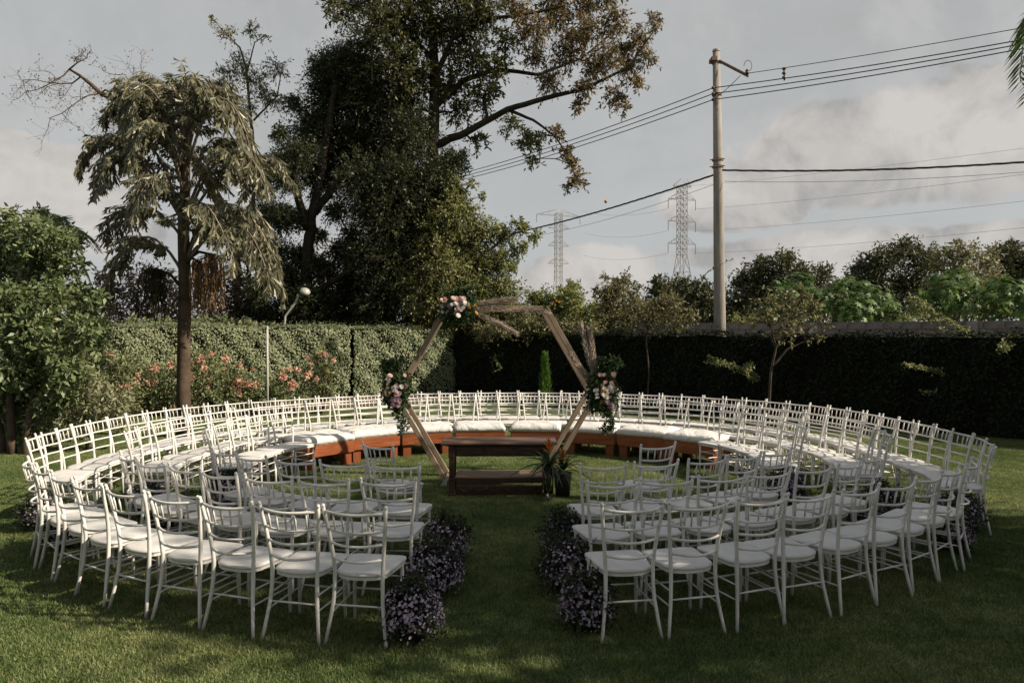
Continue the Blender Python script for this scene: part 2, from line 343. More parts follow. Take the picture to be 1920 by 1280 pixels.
def tree(name, label, cat, group, paths, cl, lm, bm, dens, nleaf, L, Wd, droop=.3, twigs=False, up=.15, limbr=.05, extra=None, connect=True, flat=1.0):
    """paths: lists of (x, y, z, r); cl: clusters (x, y, z, r) in world metres"""
    base = paths[0][0]; root = thing(name, (base[0], base[1], max(0, min(base[2], 0))), label, cat, group)
    o0 = np.array([base[0], base[1], root.location.z]); mb = MB(); nodes = []
    for pth in paths:
        P = [np.array(p_[:3]) - o0 for p_ in pth]; rr = [p_[3] for p_ in pth]
        pts = []; rad = []
        for i in range(len(P) - 1):
            for s_ in range(4):
                u = s_ / 4; pts.append(P[i] * (1 - u) + P[i + 1] * u + RNG.normal(size=3) * .12 * min(rr[i], .25)); rad.append(rr[i] * (1 - u) + rr[i + 1] * u)
        pts.append(P[-1]); rad.append(rr[-1]); mb.tube(pts, rad, 9); nodes += list(zip(pts, rad))
    cl = np.asarray(cl, float).copy(); 
    if len(cl): cl[:, :3] -= o0
    if connect:
        NP = np.array([n_[0] for n_ in nodes]); NR = np.array([n_[1] for n_ in nodes])
        for c in cl:
            d = np.linalg.norm(NP - c[:3], axis=1) + np.maximum(0, NP[:, 2] - c[2] + .2) * 1.5 + (NP[:, 2] < .5) * 3
            j = int(d.argmin()); pts = limb(mb, NP[j], c[:3], min(limbr, NR[j] * .7 + .004), limbr * .25, .06, 6)
            NP = np.concatenate([NP, np.array(pts[2:])]); NR = np.concatenate([NR, np.full(len(pts) - 2, limbr * .5)])
    add('trunk', mb.mesh(name + '_trunk', bm, True), root)
    if len(cl):
        (V, Q), (a, b) = sprigs(cl, dens * DM, nleaf, L, Wd, droop, up, flat=flat)
        add('crown', np_mesh(name + '_crown', V, Q, lm), root)
        if twigs:
            V, Q = prisms(a, b, .010, .004); add('twigs', np_mesh(name + '_twigs', V, Q, bm), root)['kind'] = 'stuff'
    return root

# ---------------------------------------------------------------- ground
def sheet(name, pts, z, m):
    me = bpy.data.meshes.new(name); me.from_pydata([(x, y, z) for x, y in pts], [], [tuple(range(len(pts)))]); me.materials.append(m)
    return tag(add(name, me), kind='structure')
sheet('ground', [(-2500, -800), (2500, -800), (2500, 4000), (-2500, 4000)], 0, M['lawn'])
sheet('flower_bed', [(-16.5, 13.5), (-11.2, 15.6), (-9.3, 17.5), (-4.9, 18.9), (-2.6, 20.4), (-.9, 22.2), (-1.9, 23.5), (-16.5, 14.8)], .004, M['soil'])

def lawn_blades():
    nb = 15000; P = np.zeros((nb, 3)); P[:, 0] = RNG.uniform(-.73, .73, nb); P[:, 1] = RNG.uniform(-.73, .73, nb)
    h = RNG.uniform(.014, .036, nb)[:, None]; A = unit(np.concatenate([RNG.normal(size=(nb, 2)) * .55, np.ones((nb, 1))], 1)); B = unit(np.cross(A, RNG.normal(size=(nb, 3))))
    w = .0032; V = np.stack([P - B * w, P + B * w, P + A * h], 1).reshape(-1, 3)
    me = np_mesh('grass_blades', V, np.arange(3 * nb).reshape(-1, 3), M['blade'], 3)
    o = tag(add('lawn_grass', me), 'short mown green grass covering the whole lawn', 'grass', kind='stuff'); del o['category']; o['category'] = 'grass'
    ng = bpy.data.node_groups.new('grass_tiles', 'GeometryNodeTree')
    ng.interface.new_socket('Geometry', in_out='INPUT', socket_type='NodeSocketGeometry'); ng.interface.new_socket('Geometry', in_out='OUTPUT', socket_type='NodeSocketGeometry')
    N, Lk = ng.nodes, ng.links; gi = N.new('NodeGroupInput'); go = N.new('NodeGroupOutput')
    gr = N.new('GeometryNodeMeshGrid'); nx, ny = 24, 14
    gr.inputs['Size X'].default_value = nx - 1; gr.inputs['Size Y'].default_value = ny - 1; gr.inputs['Vertices X'].default_value = nx; gr.inputs['Vertices Y'].default_value = ny
    tr = N.new('GeometryNodeTransform'); tr.inputs['Translation'].default_value = (0, 9.6, 0)
    ip = N.new('GeometryNodeInstanceOnPoints'); rv = N.new('FunctionNodeRandomValue'); rv.data_type = 'FLOAT_VECTOR'
    rv.inputs[0].default_value = (0, 0, 0); rv.inputs[1].default_value = (0, 0, 6.283)
    Lk.new(gr.outputs[0], tr.inputs[0]); Lk.new(tr.outputs[0], ip.inputs['Points']); Lk.new(gi.outputs[0], ip.inputs['Instance']); Lk.new(rv.outputs[0], ip.inputs['Rotation']); Lk.new(ip.outputs[0], go.inputs[0])
    md = o.modifiers.new('tiles', 'NODES'); md.node_group = ng
lawn_blades()
def fallen_leaves():
    n = 420; P = np.stack([RNG.uniform(-7, 7, n), RNG.uniform(3.6, 14, n) , RNG.uniform(.018, .036, n)], 1); A = unit(np.stack([RNG.normal(size=n), RNG.normal(size=n), RNG.normal(size=n) * .25], 1))
    V, Q = leaf_quads(P, A, RNG.uniform(.02, .045, n), .016, .1, np.array([0, 0, 1.]) + RNG.normal(size=(n, 3)) * .3)
    tag(add('fallen_leaves', np_mesh('fallen_leaves', V, Q, M['lf_brown'])), 'small dry fallen leaves scattered over the lawn', 'leaves', kind='stuff')
fallen_leaves()

# ---------------------------------------------------------------- hedges and wall
def hedge(label, A, B, h, depth, lm, dens, L, Wd, back=(0, 1)):
    """clipped hedge from A to B; its face is on the line A-B, its body behind"""
    A = np.array(A, float); B = np.array(B, float); ln = np.linalg.norm(B - A); d = (B - A) / ln; nrm = np.array([d[1], -d[0]])
    if nrm[1] > 0: nrm = -nrm
    root = thing('hedge', (A[0], A[1], 0), label, 'hedge', 'clipped hedges round the lawn'); mb = MB()
    nu, nv = int(ln / .22), int(h / .22)
    def face(u, v, k):      # k: 0 front, 1 top
        w = .05 * math.sin(u * 2.3 + v * 1.7) + .04 * math.sin(u * 5.1 - v * 3.1)
        return (d[0] * u + nrm[0] * w, d[1] * u + nrm[1] * w, v) if k == 0 else (d[0] * u - nrm[0] * v, d[1] * u - nrm[1] * v, h - .03 + w * .7)
    for k, H_ in ((0, h), (1, depth)):
        m_ = max(2, int(H_ / .22)); V = [face(i * ln / nu, j * H_ / m_, k) for i in range(nu + 1) for j in range(m_ + 1)]
        F = [(i * (m_ + 1) + j, (i + 1) * (m_ + 1) + j, (i + 1) * (m_ + 1) + j + 1, i * (m_ + 1) + j + 1) for i in range(nu) for j in range(m_)]
        mb.raw(V, F)
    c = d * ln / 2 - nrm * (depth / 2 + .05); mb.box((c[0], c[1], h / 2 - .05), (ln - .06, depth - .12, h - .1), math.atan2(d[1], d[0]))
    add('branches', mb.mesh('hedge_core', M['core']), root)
    # leaves on the face, top and ends
    def scatter(n, U, Vv, kind):
        u = RNG.uniform(0, ln, n) if kind != 'end' else U; v = RNG.uniform(0, Vv, n)
        w = .07 * np.sin(u * 2.3 + v * 1.7) + .05 * np.sin(u * 5.1 - v * 3.1) + .04 * np.sin(u * 9.3 + v * 7.7) + RNG.uniform(-.03, .10, n) + (RNG.uniform(size=n) < .03) * RNG.uniform(0, .12, n)
        if kind == 'front':
            P = np.stack([d[0] * u + nrm[0] * w, d[1] * u + nrm[1] * w, v], 1); N0 = np.array([nrm[0], nrm[1], .35])
        elif kind == 'top':
            bump_ = RNG.uniform(-.02, .09, n) + .06 * np.sin(u * 1.3) * np.sin(u * .47) + .03 * np.sin(u * 6.1 + v * 5) + (RNG.uniform(size=n) < .10) * RNG.uniform(0, .16, n)
            P = np.stack([d[0] * u - nrm[0] * v, d[1] * u - nrm[1] * v, h + bump_], 1); N0 = np.array([0, 0, 1.])
        A_ = RNG.normal(size=(n, 3)); A_ -= (A_ @ N0)[:, None] * N0 / (N0 @ N0) * .8; A_[:, 2] -= .6 * (kind == 'front'); return P, unit(A_), N0 + RNG.normal(size=(n, 3)) * .45
    P1, A1, N1 = scatter(int(dens * ln * h), None, h, 'front'); P2, A2, N2 = scatter(int(dens * ln * depth * .8), None, depth, 'top')
    P = np.concatenate([P1, P2]); A_ = np.concatenate([A1, A2]); s = RNG.uniform(.6, 1.25, len(P))
    V, Q = leaf_quads(P, A_, L * s, Wd * s, .12, np.concatenate([N1, N2])); add('foliage', np_mesh('hedge_leaves', V, Q, lm), root); return root
C0 = np.array([-1.9, 23.6]); dl = np.array([-.855, -.519]); dr = np.array([.741, -.671])
hedge('sunlit green hedge beside the arch with a dark join at its left end', C0 + dl * 3.45, C0 + dl * .0, 2.08, 1.0, M['lf_hedge_l'], 1600, .066, .040)
hedge('sunlit green hedge behind the coral flowering shrubs', C0 + dl * 17, C0 + dl * 3.58, 2.12, 1.0, M['lf_hedge_l'], 1600, .066, .040)
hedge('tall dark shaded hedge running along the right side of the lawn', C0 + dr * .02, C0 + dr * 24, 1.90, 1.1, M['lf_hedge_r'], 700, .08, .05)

def wall():
    off = np.array([.671, .741]) * 2.25; A = C0 + off + dr * 1.0; root = thing('block_wall', (A[0], A[1], 0), 'grey concrete block wall rising just behind the dark hedge', 'wall', rz=math.atan2(dr[1], dr[0]))
    L = 26.0; mb = MB(); mb.box((L / 2, .07, .94), (L, .12, 1.88)); mb.box((L / 2, .07, 2.05), (L, .10, .34)); add('wall_body', mb.mesh('wall_core', M['mortar']), root)
    bm_ = MB().box((0, 0, 0), (.385, .14, .178)).mesh('block', M['block'])
    for r_ in range(2):
        for i in range(int(L / .4)):
            o = add('block', bm_, root, (.2 + .4 * i + (.2 if r_ else 0), .07 + random.uniform(-.004, .004), 1.975 + .19 * r_)); o.rotation_euler[2] = random.uniform(-.01, .01)
    pm = MB().box((0, 0, 0), (.2, .2, 2.24)).mesh('wall_post', M['concrete'])
    for x in (3.0, 6.4, 9.8, 13.2, 16.6, 20.0): add('wall_post', pm, root, (x, .07, 1.12))
    return root
wall()

# ---------------------------------------------------------------- chairs
def build_chair():
    root = thing('chair', (0, 0, 0), 'x', 'chair')
    def part(name, mb, m='paint', smooth=True): return add(name, mb.mesh('chair_' + name, M[m], smooth), root)
    for s in (-1, 1):
        P = [(s * .205, -.262, 0), (s * .186, -.238, .12), (s * .168, -.215, .25), (s * .162, -.203, .36), (s * .162, -.2, .46), (s * .171, -.208, .57), (s * .186, -.228, .70), (s * .201, -.256, .82), (s * .209, -.272, .892)]
        mb = MB().tube(P, [.011, .012, .0135, .014, .014, .0135, .013, .0125, .012], 8)
        e = np.array(P[-1]); mb.tube([e, e + (0, -.002, .004), e + (s * .001, -.006, .016), e + (s * .001, -.008, .024)], [.009, .0125, .0125, .006], 8)
        part('rear_leg', mb)
    for s in (-1, 1):
        part('front_leg', MB().tube([(s * .176, .178, 0), (s * .174, .172, .2), (s * .172, .168, .42)], [.011, .0135, .0145], 8))
    for z, hw, y0, r in ((.868, .205, -.262, .0105), (.748, .192, -.238, .0098), (.655, .180, -.220, .0095), (.552, .170, -.206, .0095)):
        P = [(hw * x, y0 - .062 * (1 - x * x), z - .010 * (1 - x * x)) for x in np.linspace(-1, 1, 9)]
        part('back_rail', MB().tube(P, r, 6))
    for i in range(5):
        x = -1 + (i + 1) / 3; bt = .062 * (1 - x * x)
        part('spindle', MB().tube([(.205 * x, -.262 - bt, .860 - .01 * (1 - x * x)), (.198 * x, -.250 - bt, .805), (.192 * x, -.238 - bt, .742)], [.0055, .0075, .0055], 6))
    for a, b in (((-.168, -.216, .245), (.168, -.216, .245)), ((-.175, .176, .315), (.175, .176, .315)), ((-.175, .176, .215), (.175, .176, .215)),
                 ((-.166, -.21, .30), (-.175, .174, .30)), ((.166, -.21, .30), (.175, .174, .30)), ((-.172, -.22, .20), (-.176, .176, .20)), ((.172, -.22, .20), (.176, .176, .20))):
        a, b = np.array(a), np.array(b); part('stretcher', MB().tube([a, (a + b) / 2, b], [.006, .008, .006], 6))
    def outline(g):
        o = [(.185 + g, .195 + g)]; o = [(.155 + g, .215 + g), (.19 + g, .20 + g), (.203 + g, .165)]
        o += [(.186 + g, .0), (.172 + g, -.13)]
        for a in np.linspace(20, 160, 9): o.append(((.170 + g) * math.cos(math.radians(a)) , -.13 - (.085 + g) * math.sin(math.radians(a))))
        o += [(-.172 - g, -.13), (-.186 - g, .0), (-.203 - g, .165), (-.19 - g, .20 + g), (-.155 - g, .215 + g)]
        return o[::-1]
    part('seat_frame', MB().prism(outline(-.004), .408, .428), smooth=False)
    o1, o2, o3, o4 = outline(-.006), outline(.004), outline(.002), outline(-.02); n = len(o1); mb = MB(); V = []
    for o_, z in ((o1, .4285), (o2, .434), (o3, .448), (o4, .454)): V += [(x, y, z) for x, y in o_]
    V += [(x * .55, y * .55, .457) for x, y in o4]; V.append((0, 0, .4575))
    F = [(r * n + i, r * n + (i + 1) % n, (r + 1) * n + (i + 1) % n, (r + 1) * n + i) for r in range(4) for i in range(n)]
    F += [(4 * n + i, 4 * n + (i + 1) % n, 5 * n) for i in range(n)]; F.append(tuple(range(n - 1, -1, -1)))
    part('seat', mb.raw(V, F), 'seat'); return root
CH = build_chair(); used = [False]
ORD = 'first second third fourth fifth sixth seventh eighth ninth tenth eleventh twelfth thirteenth fourteenth fifteenth sixteenth seventeenth eighteenth nineteenth twentieth'.split() + \
      ['twenty-' + w for w in 'first second third fourth fifth sixth seventh eighth ninth'.split()] + ['thirtieth']
jr = random.Random(5)
def chair(cx, cy, fx, fy, label, group):
    """(cx, cy): mid point of the back's top rail on the ground plan, (fx, fy): the way the chair faces"""
    o = CH if not used[0] else copy_tree(CH); used[0] = True
    L = math.hypot(fx, fy); fx /= L; fy /= L; a = math.atan2(fy, fx) - math.pi / 2 + jr.gauss(0, .05)
    o.location = (cx + fx * .272 + jr.gauss(0, .012), cy + fy * .272 + jr.gauss(0, .016), 0); o.rotation_euler = (0, 0, a)
    o['label'] = label; o['category'] = 'chair'; o['group'] = group
GX, GY = -.05, 8.95
def ring_r(a):     # fitted outline of the outermost row, a = angle from straight back, clockwise
    th = math.radians(90 - a); return 4.847 + .415 * math.cos(2 * th) + .057 * math.sin(2 * th)
def ring_pt(a, off): r = ring_r(a) + off; return GX + r * math.sin(math.radians(a)), GY + r * math.cos(math.radians(a))
def facing(p0, p1):
    tx, ty = p1[0] - p0[0], p1[1] - p0[1]; nx, ny = -ty, tx; mx, my = (p0[0] + p1[0]) / 2, (p0[1] + p1[1]) / 2
    if nx * (GX - mx) + ny * (GY - my) < 0: nx, ny = -nx, -ny
    return mx, my, nx, ny
far3 = [(-5.04, 7.43), (-5.17, 7.83), (-5.24, 8.22), (-5.27, 8.60), (-5.29, 8.97), (-5.27, 9.33), (-5.24, 9.68), (-5.16, 10.06), (-5.04, 10.43), (-4.90, 10.78), (-4.70, 11.08), (-4.48, 11.35), (-4.22, 11.62), (-3.97, 11.86), (-3.71, 12.07), (-3.38, 12.30), (-3.08, 12.50), (-2.74, 12.70), (-2.36, 12.90), (-1.98, 13.05), (-1.58, 13.17), (-1.18, 13.27), (-.76, 13.34), (-.35, 13.39), (.07, 13.40), (.49, 13.39), (.91, 13.35), (1.32, 13.28), (1.73, 13.18), (2.13, 13.03), (2.52, 12.88), (2.86, 12.72), (3.17, 12.52), (3.46, 12.31), (3.76, 12.09), (4.01, 11.87), (4.25, 11.62), (4.45, 11.36), (4.63, 11.10), (4.76, 10.78), (4.88, 10.42), (4.95, 10.06), (4.99, 9.70), (5.02, 9.34), (5.04, 8.97), (5.04, 8.60), (5.04, 8.27), (5.04, 7.95), (4.98, 7.65), (4.90, 7.36), (4.78, 7.08)]
# even the spacing out along the measured outline
def resample(P, n):
    P = np.array(P); s = np.concatenate([[0], np.cumsum(np.hypot(*np.diff(P, axis=0).T))]); u = np.linspace(0, s[-1], n + 1)
    return np.stack([np.interp(u, s, P[:, 0]), np.interp(u, s, P[:, 1])], 1)
def from_end(i, n, row):
    if i < n - i: return f'{ORD[i]} white chair from the left end of the far {row} row'
    return f'{ORD[n - 1 - i]} white chair from the right end of the far {row} row'
def far_row(pts, n, row, group):
    P = resample(pts, n)
    for i in range(n): chair(*facing(P[i], P[i + 1]), from_end(i, n, row), group)
far_row(far3, 50, 'outermost', 'chairs of the far outermost arc')
far_row([ring_pt(a, -.64 - .22 * min(1, abs(a) / 50) ** 2) for a in np.linspace(-103.5, 108, 60)], 36, 'middle', 'chairs of the far middle arc')
def arc_len(a0, a1, off):
    P = np.array([ring_pt(a, off) for a in np.linspace(a0, a1, 30)]); return np.hypot(*np.diff(P, axis=0).T).sum()
for side, a0, a1 in (('left', -104.5, -66.5), ('right', 101.5, 64)):
    P = resample([ring_pt(a, -1.70) for a in np.linspace(a0, a1, 30)], 5)
    for i in range(5): chair(*facing(P[i], P[i + 1]), f'{ORD[4 - i]} white chair beyond the {side} end of the wooden benches', 'chairs continuing the bench arc')
ROWN = {'outer': ('outermost', 'nearest the camera'), 'mid': ('middle', ''), 'in': ('inner', '')}
def near_row(side, a0, a1, off, n, row, off1=None):
    off1 = off if off1 is None else off1
    P = resample([ring_pt(a, off + (off1 - off) * ((a - a0) / (a1 - a0)) ** 2) for a in np.linspace(a0, a1, 30)], n)
    for i in range(n): chair(*facing(P[i], P[i + 1]), f'{ORD[i]} white chair from the centre aisle in the near {side} {row} row', f'near {side} block of chairs')
near_row('left', -171, -121.0, .02, 9, 'outermost', -.13); near_row('right', 171.9, 122.6, -.02, 9, 'outermost', -.07)
near_row('left', -169.4, -122.5, -.79, 7, 'middle'); near_row('right', 171.0, 124.0, -.75, 7, 'middle')
near_row('left', -166.3, -125, -1.50, 5, 'inner'); near_row('right', 168.4, 127, -1.45, 5, 'inner')
chair(-1.355, 7.125, .62, .79, 'lone white chair angled toward the altar on the left of the aisle', 'near left block of chairs')
chair(1.47, 7.115, -.45, .89, 'lone white chair angled toward the altar on the right of the aisle', 'near right block of chairs')

# ---------------------------------------------------------------- benches
def bench(x, y, fx, fy, label, w=.815, d=.66):
    a = math.atan2(fy, fx) + math.pi / 2      # local -y is the front
    root = thing('bench', (x - fx / math.hypot(fx, fy) * d / 2, y - fy / math.hypot(fx, fy) * d / 2, 0), label, 'bench', 'cushioned wooden benches in an arc', a)
    def part(n, c, s, m): return bev(add(n, MB().box((0, 0, 0), s).mesh('bench_' + n, M[m]), root, c), .005)
    part('front_board', (0, -d / 2 + .02, .287), (w, .04, .176), 'bench'); part('back_board', (0, d / 2 - .02, .287), (w, .04, .176), 'bench')
    for s in (-1, 1):
        part('end_board', (s * (w / 2 - .02), 0, .287), (.039, d - .082, .174), 'bench_y')
        for t_ in (-1, 1): part('leg', (s * (w / 2 - .085), t_ * (d / 2 - .10), .099), (.13, .12, .198), 'bench_z')
    for k in range(4): part('plank', (0, (-.5 + (k + .5) / 4) * (d - .09), .362), (w - .085, (d - .09) / 4 - .012, .024), 'bench')
    # cushion: soft box
    nx, ny = 18, 13; V = []; F = []; W2, D2 = w / 2 + .005, d / 2 + .005; T = .105; sh = jr.uniform(0, 9)
    def pt(i, j, top):
        u, v = -1 + 2 * i / nx, -1 + 2 * j / ny; e = max(abs(u), abs(v)); rim = max(0, (e - .86) / .14)
        x_, y_ = u * W2, v * D2; inset = .016 * rim ** 2
        wr = .006 * math.sin(u * 7 + v * 3 + sh) + .005 * math.sin(v * 9 - u * 4 + sh * 2)
        z = (.377 + T + .012 * (1 - e ** 2) + wr * (1 - rim)) if top else .377
        return (x_ - math.copysign(inset, u) * (abs(u) > .86) * top, y_ - math.copysign(inset, v) * (abs(v) > .86) * top, z - (.020 * rim ** 2 if top else 0))
    for top in (1, 0): V += [pt(i, j, top) for i in range(nx + 1) for j in range(ny + 1)]
    # a mid ring bulges a little
    N0 = (nx + 1) * (ny + 1); idx = lambda i, j, k: k * N0 + i * (ny + 1) + j
    for i in range(nx):
        for j in range(ny):
            F.append((idx(i, j, 0), idx(i + 1, j, 0), idx(i + 1, j + 1, 0), idx(i, j + 1, 0))); F.append((idx(i, j + 1, 1), idx(i + 1, j + 1, 1), idx(i + 1, j, 1), idx(i, j, 1)))
    loop = [(i, 0) for i in range(nx)] + [(nx, j) for j in range(ny)] + [(i, ny) for i in range(nx, 0, -1)] + [(0, j) for j in range(ny, 0, -1)]
    mid = len(V)
    for n_, (i, j) in enumerate(loop):
        a_ = np.array(V[idx(i, j, 0)]); b_ = np.array(V[idx(i, j, 1)]); c_ = b_ * .5 + a_ * .5; c_[:2] = b_[:2] * (1.012 + .006 * math.sin(n_ * 1.9 + sh)); c_[2] = .377 + T * .5; V.append(tuple(c_))
    m_ = len(loop)
    for n_, (i, j) in enumerate(loop):
        i2, j2 = loop[(n_ + 1) % m_]; F.append((mid + n_, mid + (n_ + 1) % m_, idx(i2, j2, 0), idx(i, j, 0))); F.append((idx(i, j, 1), idx(i2, j2, 1), mid + (n_ + 1) % m_, mid + n_))
    add('cushion', MB().raw(V, F).mesh('bench_cushion', M['cloth'], True), root)
BN = [(-2.66, 10.52), (-2.11, 11.16), (-1.37, 11.55), (-.52, 11.72), (.38, 11.72), (1.25, 11.55), (2.02, 11.18), (2.62, 10.62)]
BL = ['leftmost wooden bench with white cushion, its end board toward the chairs', 'second wooden bench from the left end of the arc, white cushion', 'third wooden bench from the left, behind the left arch leg',
      'bright orange-brown bench behind the left half of the altar table', 'wooden bench with wrinkled white cushion behind the right half of the altar table', 'shaded wooden bench behind the right arch legs',
      'shaded wooden bench second from the right end of the arc', 'rightmost wooden bench with sunlit end and white cushion']
for i, (x, y) in enumerate(BN):
    a = BN[max(i - 1, 0)]; b = BN[min(i + 1, 7)]; tx, ty = b[0] - a[0], b[1] - a[1]; bench(x, y, ty, -tx, BL[i])

# ---------------------------------------------------------------- altar table
def table():
    root = thing('altar_table', (-.16, 8.92, 0), 'dark carved wooden altar table with a lower shelf, standing before the arch', 'table', rz=.01)
    def part(n, c, s, m='table', b=.006): return bev(add(n, MB().box((0, 0, 0), s).mesh('table_' + n, M[m]), root, c), b)
    part('tabletop', (0, 0, .655), (1.42, .50, .032), 'tabletop', .01); part('top_moulding', (0, 0, .630), (1.30, .45, .016))
    for s in (-1, 1):
        part('side_apron', (s * .585, 0, .555), (.030, .30, .126))
        for t_ in (-1, 1):
            mb = MB(); 
            for z0, z1, w_ in ((.0, .05, .085), (.052, .20, .07), (.202, .23, .082), (.232, .48, .062), (.482, .62, .08)): mb.box((0, 0, (z0 + z1) / 2), (w_, w_, z1 - z0))
            bev(add('leg', mb.mesh('table_leg', M['table']), root, (s * .58, t_ * .175, 0)), .008)
    for t_ in (-1, 1): part('apron', (0, t_ * .19, .555), (1.07, .024, .124))
    for x in (-.36, 0, .36):
        part('drawer_front', (x, -.208, .555), (.30, .012, .09), 'tabletop' if False else 'table'); 
    part('shelf', (0, 0, .232), (1.08, .40, .026), 'tabletop'); part('shelf_rail', (0, -.18, .190), (1.07, .03, .05))
    part('carved_panel', (0, -.182, .082), (1.07, .022, .104))
    for i in range(11):       # row of S scrolls carved on the lower panel
        P = [(.030 * math.sin(t_) * (1 if i % 2 else -1), 0, -.032 + .064 * k / 10) for k, t_ in enumerate(np.linspace(-2.6, 2.6, 11))]
        add('carved_scroll', MB().tube(P, .007, 6).mesh('table_scroll', M['table'], True), root, (-.46 + i * .092, -.195, .082))
    return root
table()

# ---------------------------------------------------------------- flowers
def rose(m, r):
    """a small open flower: three whorls of cupped petals round a centre"""
    V = []; F = []
    for w, (k, rad, z, tilt) in enumerate(((7, 1, 0, .35), (6, .68, .16, .75), (4, .36, .30, 1.2))):
        for i in range(k):
            a = 2 * math.pi * (i + .5 * w) / k; c, s = math.cos(a), math.sin(a); hw = rad * .52; b = len(V)
            for u, v in ((.15, 0), (.62, -hw), (1, -hw * .45), (1, hw * .45), (.62, hw)):
                x_ = rad * u; z_ = z + x_ * math.sin(tilt) * .55; V.append(((x_ * c - v * s) * r, (x_ * s + v * c) * r, z_ * r))
            F.append(tuple(range(b, b + 5)))
    return MB().raw(V, F).mesh('flower_head', m)
FL = {k: rose(M['f_' + k], 1.0) for k in ('white', 'blush', 'lilac', 'yellow', 'coral', 'pink')}
def plume(L, r, mat_='pampas', curve=.25):
    n = 950; t_ = RNG.uniform(.0, 1, n); prof = np.sin(np.clip(t_ * 1.02, 0, 1) ** .7 * math.pi) ** .8 * r * .8
    a = RNG.uniform(0, 2 * math.pi, n); rad = prof * RNG.uniform(.1, .75, n); c = curve * t_ ** 2 * L * .3
    P = np.stack([rad * np.cos(a) + c, rad * np.sin(a), t_ * L], 1)
    A = unit(np.stack([np.cos(a) * .38 + .1, np.sin(a) * .38, np.ones(n)], 1) + RNG.normal(size=(n, 3)) * .10)
    V, Q = leaf_quads(P, A, RNG.uniform(.05, .12, n), .0055, .02); return np_mesh('pampas', V, Q, M[mat_])
def arrangement(loc, w, h, label, heads, trail=0, plumes=(), up_leaves=True, seed=1, lean=0):
    r_ = random.Random(seed); root = thing('flower_arrangement', loc, label, 'flower arrangement', 'floral clusters tied to the hexagon arch')
    cl = [(r_.uniform(-.7, .7) * w, r_.uniform(-.05, .12), r_.uniform(-.8, .8) * h, .11) for _ in range(22)]
    if up_leaves: cl += [(r_.uniform(-.8, .8) * w + lean, .05, h * r_.uniform(.9, 1.7), .10) for _ in range(6)]
    for k in range(trail): cl.append((r_.uniform(-.05, .07) + .02 * k, .0, -h - .07 * k, .06))
    (V, Q), _ = sprigs(cl, 2600, 7, .055, .024, .2); add('foliage', np_mesh('bouquet_leaves', V, Q, M['lf_arr']), root)
    for kind, n, s, bx, bz in heads:
        for _ in range(n):
            x = (bx + r_.gauss(0, .42)) * w; z = (bz + r_.gauss(0, .38)) * h; x = max(-w, min(w, x)); z = max(-h, min(h, z))
            o = add('flower', FL[kind], root, (x, -.13 - r_.uniform(0, .06) + .10 * (abs(x) / w) ** 2, z)); k_ = s * r_.uniform(.8, 1.15); o.scale = (k_, k_, k_)
            o.rotation_euler = (math.pi / 2 + r_.gauss(-.25, .35), r_.gauss(0, .3), r_.gauss(0, .45))
    for (x, z, L_, r0, rx, ry) in plumes:
        o = add('pampas_plume', plume(L_, r0), root, (x, .04, z), (rx, ry, 0))
    return root

# ---------------------------------------------------------------- hexagon arch
def arch():
    cx, y0, s, th = -.205, 9.45, 1.325, .062; root = thing('hexagon_arch', (cx, y0, 0), 'wooden hexagonal wedding arch of doubled frames behind the altar table', 'arch', rz=.06)
    h = s * math.sqrt(3) / 2; C = [(-s, h), (-s / 2, 2 * h), (s / 2, 2 * h), (s, h), (s / 2, 0), (-s / 2, 0)]
    for yy in (0, .60):
        for i in range(6):
            a, b = C[i], C[(i + 1) % 6]; ln = math.dist(a, b) + .03; ang = math.atan2(b[1] - a[1], b[0] - a[0])
            o = bev(add('beam', MB().box((0, 0, 0), (th, .07, ln)).mesh('arch_beam', M['arch']), root, ((a[0] + b[0]) / 2, yy + .003 * (i % 2), (a[1] + b[1]) / 2 + th / 2)), .004); o.rotation_euler = (0, math.pi / 2 - ang, 0)
    for x, z in ((-s / 2, 0), (s / 2, 0), (-s, h), (s, h), (-s / 2, 2 * h), (s / 2, 2 * h)):
        o = bev(add('crossbar', MB().box((0, 0, 0), (.045, .53, .045)).mesh('arch_crossbar', M['arch']), root, (x * .985, .30, z + th / 2)), .003)
    f = add('foot_wedge', MB().raw([(-.05, -.05, 0), (.03, -.05, 0), (.03, .02, 0), (-.05, .02, 0), (.03, -.02, .12), (.03, .0, .12)], [(3, 2, 1, 0), (0, 1, 4), (1, 2, 5, 4), (2, 3, 5), (3, 0, 4, 5)]).mesh('wedge', M['post']), root, (-s / 2 - .02, -.06, 0))
    return root
arch()
arrangement(at(742, 733, 9.28), .14, .21, 'round flower cluster of white and dusty lilac blooms on the left arch corner', [('white', 13, .030, -.1, .3), ('lilac', 16, .036, .25, -.45), ('yellow', 3, .022, -.55, .5), ('blush', 3, .032, .2, .75)], 5, seed=3, lean=-.06)
arrangement(at(1130, 733, 9.05), .145, .215, 'round flower cluster of white and pink blooms on the right arch corner, with pampas plumes', [('white', 14, .030, .1, .05), ('lilac', 8, .034, .35, -.5), ('yellow', 3, .022, -.5, -.3), ('blush', 8, .030, .15, .6)], 5,
            [(-.05, .14, .62, .030, .0, -.24), (-.08, .14, .70, .028, .0, -.34), (-.12, .08, .46, .026, 0, -.70)], seed=5, lean=.06)
arrangement(at(862, 576, 9.2), .215, .11, 'wide flower cluster of blush and white blooms on the top left arch corner, with pampas', [('white', 13, .031, 0, -.1), ('blush', 10, .034, -.2, .35), ('lilac', 8, .033, -.3, -.3), ('yellow', 4, .024, .65, 0)], 2,
            [(.16, .0, .95, .030, 0, 1.56), (.15, -.04, .62, .022, 0, 1.97), (.18, .03, .52, .022, 0, 1.36)], seed=7)
